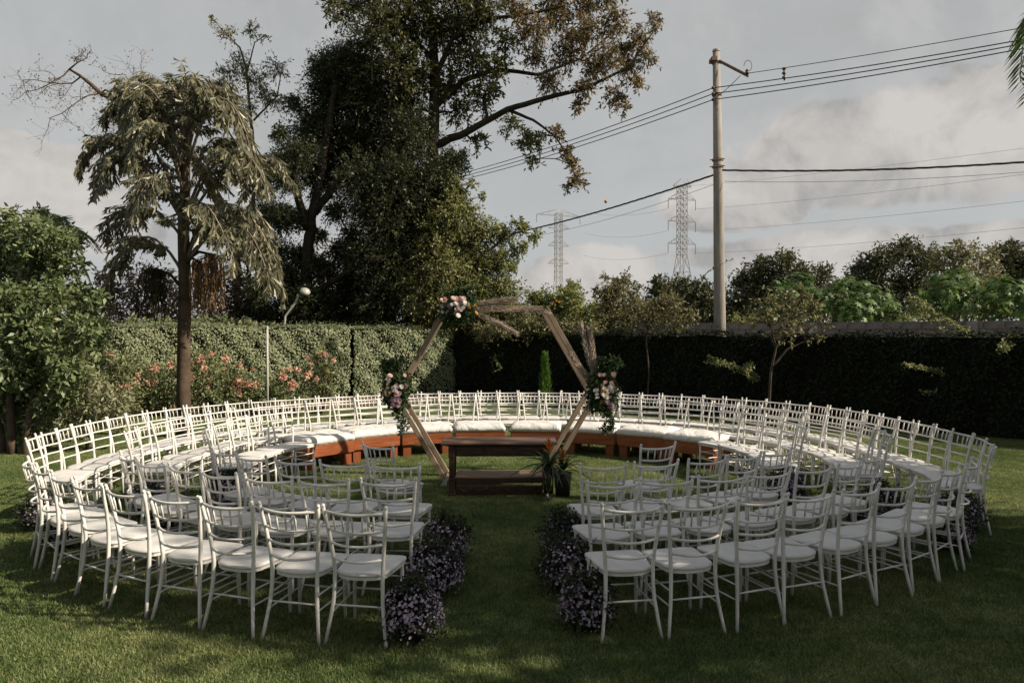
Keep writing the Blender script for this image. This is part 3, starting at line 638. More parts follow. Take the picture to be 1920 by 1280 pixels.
_s = thing('flower_arrangement', at(1040, 567, 9.3), 'small tuft of amber leaves and blooms on the top right arch corner', 'flower arrangement', 'floral clusters tied to the hexagon arch')
(V, Q), _ = sprigs([(0, 0, 0, .09), (-.08, 0, .02, .08), (.06, 0, .03, .06)], 2600, 6, .05, .022); add('foliage', np_mesh('tuft_leaves', V, Q, M['lf_arr']), _s)
for k in range(7):
    o = add('flower', FL['yellow'], _s, (jr.uniform(-.08, .09), -.08, jr.uniform(-.05, .07))); o.scale = (.017,) * 3; o.rotation_euler = (1.4, jr.uniform(-.4, .4), jr.uniform(-.5, .5))

# ---------------------------------------------------------------- vases with bromeliads
def bromeliad(loc, label, glass, hpot, L, n, fl, seed):
    r_ = random.Random(seed); root = thing('bromeliad_vase', loc, label, 'potted plant', 'bromeliads beside the altar')
    if glass:
        mb = MB().lathe([(.0, .0), (.075, .0), (.078, .008), (.03, .02), (.018, .04), (.03, .06), (.045, .075), (.05, .09), (.055, .25), (.068, hpot), (.064, hpot), (.050, .25), (.044, .10), (.0, .095)], k=20); add('vase', mb.mesh('glass_vase', M['glass'], True), root)
        mb = MB()
        for _ in range(9):
            a = r_.uniform(0, 6.28); mb.tube([(.02 * math.cos(a), .02 * math.sin(a), .11), (.035 * math.cos(a + .5), .035 * math.sin(a + .5), hpot)], .006, 5)
        add('stems', mb.mesh('vase_stems', M['lf_brom']), root)
    else: add('pot', MB().lathe([(0, 0), (.085, 0), (.10, hpot * .6), (.115, hpot), (.105, hpot), (.09, hpot - .03), (0, hpot - .03)], k=20).mesh('dark_pot', M['pot'], True), root)
    for i in range(n):
        a = 2.4 * i + r_.uniform(-.3, .3); e = r_.uniform(.35, 1.25); V = []; k = 8; w = .017
        for j in range(k + 1):
            t_ = j / k; rr = L * (t_ * math.cos(e) + .35 * t_ * t_); z = hpot + L * (t_ * math.sin(e) * 1.15 - .75 * t_ * t_ * (1.3 - e * .5)); ww = w * math.sin(math.pi * min(1, .15 + t_ * .86)) 
            c, s = math.cos(a), math.sin(a)
            for q_ in (-1, 0, 1): V.append((rr * c - q_ * ww * s, rr * s + q_ * ww * c, z + (.006 if q_ else 0)))
        F = [(j * 3 + q_, j * 3 + q_ + 1, (j + 1) * 3 + q_ + 1, (j + 1) * 3 + q_) for j in range(k) for q_ in (0, 1)]
        add('leaf', MB().raw(V, F).mesh('bromeliad_leaf', M['lf_brom'], True), root)
    mb = MB(); mb.tube([(0, 0, hpot), (0, 0, hpot + fl)], .011, 6); add('flower_stalk', mb.mesh('stalk', M['lf_fresh']), root)
    V = []; F = []
    for i in range(16):
        a = 2.4 * i; z = hpot + fl - .05 + .006 * i; e = .35 + .05 * i; l_ = .12; b = len(V); c, s = math.cos(a), math.sin(a)
        for t_, w_ in ((0, .010), (.5, .014), (1, .001)):
            for q_ in (-1, 1): V.append((l_ * t_ * math.cos(e) * c - q_ * w_ * s, l_ * t_ * math.cos(e) * s + q_ * w_ * c, z + l_ * t_ * math.sin(e)))
        F += [(b, b + 1, b + 3, b + 2), (b + 2, b + 3, b + 5, b + 4)]
    add('flower', MB().raw(V, F).mesh('bromeliad_flower', M['f_brom']), root)
bromeliad((.44, 8.50, 0), 'bromeliad with orange bloom in a footed glass vase at the table corner', True, .40, .40, 30, .22, 1)
bromeliad((.62, 8.72, 0), 'bromeliad with reddish bloom in a dark pot behind the glass vase', False, .30, .36, 26, .16, 2)

# ---------------------------------------------------------------- aster bushes lining the aisles
def asters(x, y, label, w=.27, h=.44, seed=0, tone=1):
    r_ = random.Random(seed); root = thing('aster_bush', (x, y, 0), label, 'flower bush', 'purple aster bushes along the aisles')
    cl = [(r_.uniform(-w, w) * .75, r_.uniform(-w, w) * .75, r_.uniform(.10, h - .08), .13) for _ in range(30)]
    cl += [(r_.uniform(-w, w) * .6, r_.uniform(-w, w) * .6, h * r_.uniform(.95, 1.12), .07) for _ in range(7)]
    (V, Q), (a, b) = sprigs(cl, 1500, 6, .040, .013, .0, .35); add('foliage', np_mesh('aster_leaves', V, Q, M['lf_aster']), root)
    Vs, Qs = prisms(a * np.array([[.3, .3, 0]]), a, .004, .002); add('stems', np_mesh('aster_stems', Vs, Qs, M['lf_aster']), root)
    # flower heads: small discs of petals on the outside of the clump
    n = 900; u = RNG.normal(size=(n, 3)); u[:, 2] = np.abs(u[:, 2]) * .9 - .25; u = unit(u); R0 = np.array([w * 1.1, w * 1.1, h * .58]); P = u * R0 * RNG.uniform(.76, 1.20, (n, 1)); P[:, 2] += h * .42; P[:, 2] = np.clip(P[:, 2], .03, 9)
    lump = unit(RNG.normal(size=(16, 3)) + np.array([0, 0, .3])); keep = (u @ lump.T).max(1) > .60; P, u = P[keep], u[keep]; n = len(P)
    N = unit(u + RNG.normal(size=(n, 3)) * .35); B = unit(np.cross(N, RNG.normal(size=(n, 3)))); C = np.cross(N, B); r0 = RNG.uniform(.005, .013, (n, 1)); V = [P + N * .002]
    for j in range(8): a_ = j * math.pi / 4; rr = r0; V.append(P + rr * (math.cos(a_) * B + math.sin(a_) * C) + N * .005)
    V = np.stack(V, 1).reshape(-1, 3); b_ = np.arange(n)[:, None] * 9; Q = np.concatenate([b_ + np.array([[0, 1 + j, 1 + (j + 1) % 8]]) for j in range(8)])
    add('blossoms', np_mesh('aster_blossoms', V, Q, M['f_aster'], 3), root)['kind'] = 'stuff'
for (x, y, l, s_, w, h) in [(-.66, 4.66, 'nearest purple aster bush on the left of the centre aisle', 1, .22, .42), (-.60, 5.45, 'middle purple aster bush on the left of the centre aisle', 2, .24, .44), (-.58, 6.20, 'farthest purple aster bush on the left of the centre aisle', 3, .22, .42),
    (.50, 4.80, 'nearest purple aster bush on the right of the centre aisle', 4, .20, .42), (.42, 5.50, 'middle purple aster bush on the right of the centre aisle', 5, .22, .45), (.46, 6.25, 'farthest purple aster bush on the right of the centre aisle', 6, .22, .46),
    (-4.78, 7.25, 'purple aster bush at the left end of the far outermost row', 7, .20, .42), (-4.12, 6.62, 'purple aster bush at the outer end of the near left outermost row', 8, .20, .42), (-3.92, 7.68, 'purple aster bush at the left end of the far middle row', 9, .20, .44),
    (-3.35, 6.88, 'purple aster bush at the outer end of the near left middle row', 10, .20, .42), (-3.20, 8.12, 'purple aster bush at the left end of the bench row chairs', 11, .21, .48),
    (3.12, 8.00, 'purple aster bush at the right end of the bench row chairs', 12, .20, .48), (3.86, 7.42, 'purple aster bush at the right end of the far middle row', 13, .20, .46), (3.42, 6.78, 'purple aster bush at the outer end of the near right middle row', 14, .20, .42),
    (4.48, 7.15, 'purple aster bush at the right end of the far outermost row', 15, .20, .42), (4.08, 6.60, 'purple aster bush at the outer end of the near right outermost row', 16, .20, .42)]:
    asters(x, y, l, w * .74, h * .86, s_)

# ---------------------------------------------------------------- fishtail palm
def ribbon(P, r): return MB().tube(P, r, 5)
def fishtail():
    D0 = 13.65; bx = at(345, 820, D0); root = thing('fishtail_palm', (bx.x, D0, 0), 'tall fishtail palm with drooping pale leaflets standing before the left hedge', 'palm tree'); o0 = np.array([bx.x, D0, 0])
    Tp = [at(x, y, D0) for x, y in ((345, 822), (344, 740), (345, 640), (347, 540), (344, 440), (347, 350), (350, 270), (352, 200))]
    tp = [np.array(p_) - o0 for p_ in Tp]; tp[0][2] = 0
    add('trunk', MB().tube(tp, [.145, .125, .120, .115, .105, .09, .065, .03], 12).mesh('palm_trunk', M['bark'], True), root)
    def trunk_at(py): z = at(345, py, D0).z; zs = [p_[2] for p_ in tp]; return np.array([np.interp(z, zs, [p_[0] for p_ in tp]), 0, z])
    FR = [(330, 280, 165, 200, 212, -.3), (320, 315, 160, 262, 205, .5), (310, 400, 160, 455, 245, .3), (330, 415, 185, 480, 320, -.6), (350, 290, 205, 245, 290, .4), (420, 232, 262, 150, 312, -.4), (420, 245, 290, 185, 350, -.9), (430, 455, 296, 548, 340, .4), (410, 420, 280, 470, 380, -.9), (500, 425, 382, 518, 490, -.7), (500, 455, 398, 532, 550, -.1), (500, 440, 420, 505, 530, -1.1), (490, 375, 380, 440, 490, -1.3), (350, 290, 205, 245, 290, .4), (430, 425, 285, 500, 350, -.9), (400, 400, 260, 450, 330, .9), (380, 300, 235, 240, 300, -1.0), (420, 270, 262, 205, 330, .7), (500, 400, 400, 470, 480, .6), (440, 300, 330, 250, 400, -1.2), (320, 375, 165, 410, 215, -.4), (320, 325, 165, 290, 215, .5), (520, 265, 445, 188, 560, -.2), (450, 265, 385, 205, 440, .9),
          (310, 350, 155, 378, 190, -.2), (360, 270, 180, 235, 240, -.7)]
    for fi, (ay, mx, my, ex, ey, dd) in enumerate(FR):
        a = trunk_at(ay); m_ = np.array(at(mx, my, D0 + dd * .55)) - o0; e = np.array(at(ex, ey, D0 + dd)) - o0
        P = [(1 - u) ** 2 * a + 2 * u * (1 - u) * (2 * m_ - .5 * (a + e)) + u * u * e for u in np.linspace(0, 1, 13)]; P = np.array(P)
        fr = add('frond', ribbon(P, list(np.linspace(.032, .006, 13))).mesh('frond_stem', M['bark_pale'], True), root)
        Vs, Qs, n0 = [], [], 0; PA, PB = [], []; LP, LA, LL, LW, LN = [], [], [], [], []
        for k in range(26):
            u = .18 + .82 * k / 25; f_ = u * 12; i = min(11, int(f_)); b = P[i] + (P[i + 1] - P[i]) * (f_ - i); tg = P[i + 1] - P[i]; tg /= np.linalg.norm(tg)
            side = np.cross(tg, (0, 0, 1)); side /= (np.linalg.norm(side) + 1e-6); sgn = 1 if k % 2 else -1
            L_ = .54 * math.sin(math.pi * (.18 + .74 * u)) * RNG.uniform(.75, 1.15); dr_ = side * sgn * RNG.uniform(.35, .8) + tg * .6 + np.array([0, 0, -.08]) + RNG.normal(size=3) * .12; dr_ /= np.linalg.norm(dr_)
            prev = b
            for j in range(1, 16):
                t_ = j / 15; q_ = b + dr_ * L_ * t_ + np.array([0, 0, -.34 * L_ * t_ * t_]); PA.append(prev); PB.append(q_); prev = q_
                for s_ in (-1, 1):
                    ax = np.array([0, 0, -1.0]) + dr_ * .7 + side * s_ * .45 + RNG.normal(size=3) * .25; LP.append(q_); LA.append(ax / np.linalg.norm(ax)); LL.append(RNG.uniform(.12, .25)); LW.append(RNG.uniform(.032, .062))
        LP, LA, LL, LW = map(np.array, (LP, LA, LL, LW)); n = len(LP); B = unit(np.cross(LA, RNG.normal(size=(n, 3)) * .6 + np.array([0, -1, .2]))); L1 = LL[:, None]; W1 = LW[:, None]; sk = RNG.uniform(-.25, .25, (n, 1))
        V = np.stack([LP, LP + LA * L1 * (.95 + sk) + B * W1 * .5, LP + LA * L1 * .84, LP + LA * L1 * (.95 - sk) - B * W1 * .5], 1).reshape(-1, 3); Q = np.arange(4 * n).reshape(-1, 4)
        add('leaflets', np_mesh('frond_leaflets', V, Q, M['lf_palm']), fr)['kind'] = 'stuff'
        V, Q = prisms(np.array(PA), np.array(PB), .004, .003); add('leaf_stalks', np_mesh('frond_stalks', V, Q, M['bark_pale']), fr)['kind'] = 'stuff'
    # hanging strings of seeds
    for x, y0, x1, y1, m_, wd, ln in ((345, 545, 290, 505, 'strings_dark', 22, 92), (350, 490, 400, 478, 'strings', 24, 105), (350, 500, 372, 490, 'strings', 9, 90)):
        a = trunk_at(y0); e = np.array(at(x1, y1, D0 - .25)) - o0; mid = (a + e) / 2 + np.array([0, 0, .12]); st = add('seed_cluster', ribbon([a, mid, e], [.035, .03, .025]).mesh('seed_stalk', M['strings_dark'], True), root)
        A, B = [], []
        for k in range(95):
            g_ = float(np.clip(RNG.normal() * .45, -1.1, 1.1)); x_ = e + np.array([g_ * wd / FPX * D0, RNG.uniform(-.2, .2), -.10 * g_ * g_ + RNG.uniform(-.05, .03)]); L_ = ln / FPX * D0 * RNG.uniform(.45, 1.1) * (1 - .35 * g_ * g_); p_ = x_
            A.append(e); B.append(x_)
            for j in range(6): q_ = p_ + np.array([RNG.normal() * .022, RNG.normal() * .022, -L_ / 6]); A.append(p_); B.append(q_); p_ = q_
        V, Q = prisms(A, B, .008, .007); add('seed_strings', np_mesh('seed_strings', V, Q, M[m_]), st)['kind'] = 'stuff'
fishtail()

# ---------------------------------------------------------------- trees behind the hedge
def W4(lst, D): return [(*at(x, y, D + (d if d else 0)), r) for (x, y, r, d) in lst]
def grounded(pth): p_ = list(pth[0]); return [(p_[0], p_[1], 0, p_[3] * 1.15)] + list(pth)
# tall tree with a long limb reaching right
DT = 25.0
tall_paths = [grounded(W4([(806, 600, .26, 0), (810, 420, .24, 0), (812, 270, .21, 0), (815, 150, .17, 0), (808, 40, .13, 0), (800, -80, .09, 0), (790, -200, .05, 0)], DT)),
    W4([(812, 275, .16, 0), (880, 245, .12, -.3), (950, 205, .10, -.6), (1020, 185, .085, -.8), (1100, 165, .06, -1), (1180, 125, .04, -1.2), (1225, 60, .02, -1.3)], DT),
    W4([(815, 200, .13, 0), (870, 150, .10, .4), (930, 130, .08, .7), (1010, 140, .06, .9), (1090, 110, .04, 1), (1150, 60, .03, 1)], DT),
    W4([(812, 150, .11, 0), (850, 70, .08, -.5), (920, 35, .06, -.8), (1000, 25, .045, -1), (1060, 10, .03, -1.2)], DT),
    W4([(812, 110, .10, 0), (760, 60, .07, .5), (700, 30, .05, .6), (640, 0, .03, .8)], DT),
    W4([(950, 205, .06, -.6), (1000, 225, .045, -.6), (1040, 255, .03, -.5), (1070, 300, .022, -.4), (1080, 340, .012, -.4)], DT)]
gr = [(880, 110, 50), (870, 50, 52), (905, 20, 45), (830, 60, 60), (770, 50, 60), (720, 40, 55), (690, 85, 50), (740, 120, 55), (780, 150, 60), (840, 155, 45), (650, 20, 38), (620, 5, 26), (700, -5, 50), (790, -10, 60), (870, -20, 60), (960, -30, 50), (900, 180, 36), (930, 130, 34), (950, 75, 34),
      (760, -80, 70), (850, -100, 70), (800, -170, 70), (700, -70, 50), (760, 200, 50), (700, 150, 50), (860, 210, 30), (990, 260, 26), (960, 232, 24), (1000, 300, 18), (1010, 262, 20), (900, 265, 22), (930, 170, 20)]
ru = [(1195, 75, 30), (1228, 40, 20), (1212, 105, 22), (1150, 40, 34), (1100, 60, 36), (1060, 100, 34), (1130, 110, 36), (1180, 130, 26), (1195, 155, 20), (1050, 30, 34), (1000, 50, 38), (1000, 100, 26), (1030, 150, 30), (1095, 165, 26), (1150, 180, 24), (1170, 200, 15), (1040, 250, 20), (1075, 300, 18), (1080, 335, 22), (1065, 345, 14), (1060, 285, 18), (1100, 10, 30), (1040, -10, 40), (1110, 130, 22), (1075, 70, 22), (970, 20, 26), (1085, 200, 16), (1140, 0, 26), (1165, 95, 26)]
tt = tree('tall_tree', 'tallest tree, its long russet-tipped limb reaching right over the arch', 'tree', 'trees behind the left hedge', tall_paths, px_clusters(gr, DT, 1.3), M['lf_tall'], M['bark_dark'], 46, 8, .17, .065, .35, True, limbr=.06)
cl = px_clusters(ru, DT - .5, .9); o0 = np.array(tt.location); cl[:, :3] -= o0
(V, Q), (a, b) = sprigs(cl, 230, 8, .15, .06, .5); add('russet_foliage', np_mesh('russet_leaves', V, Q, M['lf_russet']), tt); V, Q = prisms(a, b, .010, .004); add('twigs', np_mesh('russet_twigs', V, Q, M['bark_dark']), tt)['kind'] = 'stuff'
# broad dark tree
DD = 24.5
dk = [(605, 125, 34), (650, 125, 55), (620, 180, 55), (690, 190, 65), (590, 240, 48), (560, 290, 42), (640, 270, 65), (710, 270, 70), (770, 250, 58), (600, 330, 45), (540, 340, 28), (690, 345, 68), (750, 340, 70), (820, 330, 50), (855, 300, 30), (525, 250, 20), (550, 195, 20), (720, 415, 66), (780, 410, 62), (680, 480, 48), (740, 490, 60), (660, 560, 55), (720, 560, 60), (530, 410, 34), (510, 470, 32), (540, 530, 46), (490, 540, 36), (600, 575, 46), (630, 395, 26), (655, 440, 20), (610, 510, 28), (700, 600, 50), (620, 620, 50), (500, 330, 24), (505, 400, 30), (488, 480, 30), (560, 480, 34), (600, 500, 32), (540, 590, 44), (570, 560, 40), (598, 440, 20), (640, 470, 30), (520, 300, 22), (480, 590, 34), (560, 410, 26), (665, 520, 40), (780, 600, 40), (790, 480, 40), (840, 370, 34)]
dp = [grounded(W4([(572, 600, .21, 0), (575, 480, .19, 0), (585, 410, .17, 0), (600, 340, .14, 0), (615, 250, .13, 0), (630, 160, .08, 0)], DD)), W4([(578, 430, .17, 0), (560, 370, .13, -.3), (548, 300, .09, -.5)], DD), W4([(590, 400, .15, 0), (640, 330, .12, .3), (700, 270, .08, .6)], DD),
      grounded(W4([(735, 610, .2, .8), (725, 500, .18, .8), (735, 400, .14, .8), (750, 300, .09, .8)], DD)), W4([(573, 560, .15, 0), (620, 530, .11, -.4), (680, 490, .08, -.6)], DD)]
tree('dark_tree', 'broad dark evergreen tree with two trunks behind the palm and hedge', 'tree', 'trees behind the left hedge', dp, np.concatenate([px_clusters(dk, DD, 1.2), px_clusters(dk, DD + 1.6, .8)]), M['lf_dark'], M['bark_dark'], 92, 8, .115, .046, .35, True, limbr=.06)
# green climber-covered tree behind the arch
DV = 23.95
vn = [(850, 400, 46), (815, 440, 50), (870, 450, 52), (905, 430, 34), (940, 440, 30), (975, 425, 20), (1005, 440, 16), (830, 500, 55), (890, 500, 50), (935, 490, 36), (970, 470, 20), (800, 550, 50), (850, 560, 55), (900, 550, 50), (945, 545, 38), (850, 350, 26), (790, 500, 45), (870, 610, 50), (920, 600, 45), (820, 610, 45), (870, 400, 30), (960, 500, 14), (985, 455, 12), (885, 345, 12), (905, 365, 10), (760, 520, 40), (960, 580, 26)]
tree('climber_covered_tree', 'bright green climber-covered tree rising behind the arch', 'tree', 'trees behind the left hedge', [grounded(W4([(850, 610, .16, 0), (855, 500, .13, 0), (850, 400, .08, 0)], DV)), W4([(855, 520, .08, 0), (900, 480, .06, 0), (960, 440, .03, 0)], DV)], px_clusters(vn, DV, .8), M['lf_vine'], M['bark'], 105, 8, .12, .052, .45, True, limbr=.04)
# sparse trees left
DB = 26.5
bare = [(120, 150), (95, 190), (150, 195), (60, 200), (180, 230), (205, 180), (230, 150), (140, 130), (260, 180), (110, 235), (215, 225)]
lf = [(470, 55, 20), (425, 62, 22), (400, 40, 12), (495, 70, 12), (450, 120, 28), (480, 150, 34), (520, 130, 26), (500, 180, 30), (430, 140, 22), (460, 200, 26), (520, 190, 24), (410, 130, 14)]
tree('slender_tree', 'slender sparse-leaved tree poking above the palm', 'tree', 'trees behind the left hedge', [grounded(W4([(465, 600, .08, 0), (468, 430, .08, 0), (480, 330, .075, 0), (470, 220, .055, 0), (462, 130, .04, 0), (450, 90, .03, 0), (410, 50, .015, 0)], DB)), W4([(462, 140, .03, 0), (478, 80, .02, 0), (498, 65, .01, 0)], DB), W4([(472, 230, .04, 0), (520, 180, .025, 0), (530, 120, .012, 0)], DB), W4([(478, 320, .06, 0), (430, 250, .03, 0), (400, 160, .015, 0)], DB)],
     px_clusters(lf, DB, .5), M['lf_olive'], M['bark'], 60, 6, .11, .045, .3, True, limbr=.015)
def twiggy(mb, p0, d, L, r, depth):
    p_ = np.array(p0, float); d = np.array(d, float); pts = [p_]; n = 5
    for i in range(n): d = d + RNG.normal(size=3) * .28; d /= np.linalg.norm(d); p_ = p_ + d * L / n; pts.append(p_)
    mb.tube(pts, list(np.linspace(r, r * .35, n + 1)), 5 if depth > 1 else 4); ends.append(p_)
    if depth > 0:
        for i in range(1, n + 1):
            for _ in range(1 if depth > 1 else 2):
                e = d * .5 + RNG.normal(size=3) * .75; twiggy(mb, pts[i], e / np.linalg.norm(e), L * RNG.uniform(.35, .62), r * .42, depth - 1)
ends = []; bp = W4([(450, 600, .13, 0), (440, 470, .14, 0), (410, 380, .19, 0), (370, 300, .19, 0), (300, 235, .17, 0), (240, 205, .12, 0), (190, 175, .085, 0), (130, 130, .035, 0)], DB - .6)
rt = thing('bare_tree', (bp[0][0], bp[0][1], 0), 'nearly bare tree stretching a crooked limb to the upper left', 'tree', 'trees behind the left hedge'); o0 = np.array([bp[0][0], bp[0][1], 0]); mb = MB(); bp = [(bp[0][0], bp[0][1], 0, .2)] + bp
P = np.array([b_[:3] for b_ in bp]) - o0; mb.tube([P[i] + (P[i + 1] - P[i]) * u + RNG.normal(size=3) * .04 for i in range(len(P) - 1) for u in (0, .33, .66)] + [P[-1]], [bp[i][3] + (bp[i + 1][3] - bp[i][3]) * u for i in range(len(P) - 1) for u in (0, .33, .66)] + [bp[-1][3]], 8)
for (x, y, ex, ey, L_) in ((240, 205, 175, 225, 1.5), (190, 175, 90, 215, 1.7), (130, 130, 80, 190, 1.4), (190, 175, 200, 150, 1.0), (300, 235, 230, 150, 1.3), (130, 130, 160, 110, .8), (240, 205, 160, 290, 1.4), (150, 145, 40, 200, 1.5), (300, 235, 260, 130, 1.6), (215, 190, 240, 100, 1.2)):
    a = np.array(at(x, y, DB - .6)) - o0; b = np.array(at(ex, ey, DB - .6 + RNG.uniform(-.6, .6))) - o0; d = (b - a) / np.linalg.norm(b - a); twiggy(mb, a, d, L_ * 1.25, .03, 2)
add('trunk', mb.mesh('bare_tree_trunk', M['bark'], True), rt); E = np.array(ends); E = E[RNG.uniform(size=len(E)) < .5]; E = np.repeat(E, 3, 0) + RNG.normal(size=(len(E) * 3, 3)) * .05
V, Q = leaf_quads(E, unit(RNG.normal(size=E.shape) + np.array([0, 0, -.4])), RNG.uniform(.05, .11, len(E)), .045); add('crown', np_mesh('bare_tree_leaves', V, Q, M['lf_brown']), rt)

def blobtree(name, label, cat, group, D, cl, lm, bm='bark_dark', dens=55, L=.16, Wd=.07, nleaf=7, trunk_px=None, droop=.25, dj=.8, tw=False, r=.1, limbr=.04):
    xs = [c[0] for c in cl]; tx = trunk_px or sum(xs) / len(xs); top = min(c[1] for c in cl); mid = at(tx, top * .5 + .5 * 600, D); b = at(tx, 600, D)
    return tree(name, label, cat, group, [[(b.x, D, 0, r), (b.x, D, b.z * .6, r * .9), (mid.x, D, mid.z, r * .5)]], px_clusters(cl, D, dj), lm, M[bm], dens, nleaf, L, Wd, droop, tw, limbr=limbr)
G = 'scrub trees beyond the left hedge'
blobtree('scrub_tree', 'brownish scrubby tree behind the palm trunk left of the hedge', 'tree', G, 27, [(210, 560, 40), (250, 540, 42), (290, 530, 45), (330, 560, 40), (215, 600, 40), (270, 590, 45), (320, 600, 40), (240, 500, 22), (190, 520, 22)], M['lf_brown'], dens=45)
blobtree('scrub_tree', 'pinkish-leaved scrub tree seen right of the palm trunk', 'tree', G, 25.5, [(420, 540, 40), (460, 570, 40), (400, 590, 40), (440, 600, 45), (490, 600, 40), (385, 560, 24), (450, 520, 24), (470, 540, 26), (480, 575, 34), (440, 490, 16)], M['lf_brown'], dens=70, L=.12)
blobtree('scrub_tree', 'dry brown scrub tree under the dark tree behind the lamp', 'tree', G, 27, [(610, 560, 45), (650, 590, 45), (690, 560, 40), (560, 600, 40), (600, 610, 40), (660, 540, 26)], M['lf_brown'], dens=50, L=.12)
blobtree('scrub_tree', 'low green shrub tree topping the left hedge beside the palm', 'tree', G, 22.3, [(380, 605, 22), (420, 610, 22), (460, 612, 20), (350, 612, 20), (300, 610, 22), (250, 612, 24), (500, 615, 16)], M['lf_rose'], dens=110, L=.10)
G = 'trees beyond the block wall'
blobtree('far_tree', 'dark bushy tree behind the lattice pylon', 'tree', G, 36, [(1240, 550, 28), (1275, 545, 30), (1310, 550, 32), (1330, 570, 34), (1250, 585, 34), (1290, 590, 36), (1335, 600, 30), (1235, 530, 16)], M['lf_back'], dens=72, L=.20, Wd=.095)
blobtree('far_tree', 'olive-green tree just right of the concrete pole', 'tree', G, 36, [(1400, 530, 34), (1430, 510, 30), (1465, 500, 32), (1390, 570, 38), (1440, 560, 42), (1495, 510, 26), (1500, 545, 38), (1540, 520, 26), (1545, 560, 34), (1480, 590, 40), (1400, 600, 36), (1430, 488, 12), (1475, 480, 12)], M['lf_back'], dens=72, L=.20, Wd=.095)
blobtree('far_tree', 'dark rounded tree behind the wall, second from the right', 'tree', G, 38, [(1620, 510, 34), (1655, 490, 34), (1695, 470, 28), (1735, 490, 34), (1640, 550, 42), (1700, 540, 45), (1600, 560, 38), (1740, 545, 36), (1700, 455, 12), (1660, 590, 40), (1600, 530, 20)], M['lf_back'], dens=72, L=.20, Wd=.095)
blobtree('far_tree', 'olive tree with sparse top beyond the right end of the wall', 'tree', G, 35, [(1775, 480, 28), (1810, 475, 28), (1845, 490, 30), (1790, 520, 38), (1840, 530, 40), (1770, 545, 36), (1810, 570, 38), (1790, 455, 10), (1750, 500, 22)], M['lf_olive'], dens=40, L=.2, Wd=.09)
blobtree('far_tree', 'dark tree at the right edge above the wall', 'tree', G, 37, [(1880, 480, 30), (1915, 490, 34), (1900, 530, 40), (1950, 500, 40), (1870, 540, 34), (1930, 560, 40), (1985, 520, 40), (1900, 460, 14)], M['lf_back'], dens=72, L=.20, Wd=.095)
blobtree('far_tree', 'dull distant tree between the pylon and castor bushes', 'tree', G, 42, [(1560, 560, 30), (1590, 590, 30), (1575, 540, 20), (1350, 560, 22), (1365, 600, 26)], M['lf_olive'], dens=30, L=.25, Wd=.1)
blobtree('far_tree', 'hazy low tree far behind the wall between pole and castor bushes', 'tree', G, 46, [(1390, 590, 24), (1430, 585, 26), (1480, 580, 26), (1530, 585, 24), (1570, 580, 26)], M['lf_back'], dens=46, L=.24, Wd=.11)
blobtree('far_tree', 'hazy low tree far behind the wall at the right', 'tree', G, 46, [(1620, 585, 26), (1670, 580, 28), (1720, 575, 28), (1770, 580, 26), (1830, 575, 28), (1880, 580, 28)], M['lf_back'], dens=46, L=.24, Wd=.11)
blobtree('far_tree', 'hazy low tree far off between the arch and the nearer pylon', 'tree', G, 46, [(1120, 590, 22), (1160, 585, 22), (1210, 585, 24), (1260, 585, 26), (1310, 590, 26), (1080, 595, 20)], M['lf_back'], dens=46, L=.24, Wd=.11)
G = 'shrubs over the corner of the hedge'
blobtree('corner_shrub', 'bright green feathery shrub above the hedge right of the arch', 'shrub', G, 23.8, [(1010, 590, 36), (1050, 575, 36), (1075, 560, 26), (1085, 590, 32), (1040, 610, 32), (980, 610, 34), (1075, 537, 14), (1000, 560, 20), (1120, 580, 22), (1105, 610, 26), (950, 590, 34), (1060, 550, 22), (1020, 560, 24), (1135, 590, 26)], M['lf_vine'], dens=190, L=.11, Wd=.05)
blobtree('corner_shrub', 'olive shrub with loose top between the arch and the pylon', 'shrub', G, 22.0, [(1145, 545, 26), (1170, 530, 22), (1150, 575, 32), (1185, 560, 26), (1200, 590, 32), (1165, 605, 32), (1135, 520, 10), (1120, 545, 14), (1195, 540, 12), (1130, 600, 22), (1215, 600, 28), (1180, 600, 34), (1150, 550, 26), (1240, 610, 24)], M['lf_olive'], dens=130, L=.10, Wd=.045, tw=True)
blobtree('corner_shrub', 'thick olive climber spilling over the dark hedge top behind the arch', 'shrub', G, 21.2, [(980, 590, 26), (1000, 615, 30), (1035, 620, 28), (1070, 620, 30), (1110, 625, 28), (1085, 645, 18), (1110, 660, 16), (1115, 690, 12), (1060, 650, 12), (940, 612, 24), (905, 622, 20), (1005, 640, 12), (1120, 640, 20)], M['lf_olive'], dens=200, L=.095, Wd=.045, dj=.35)
G = 'castor bushes behind the wall'
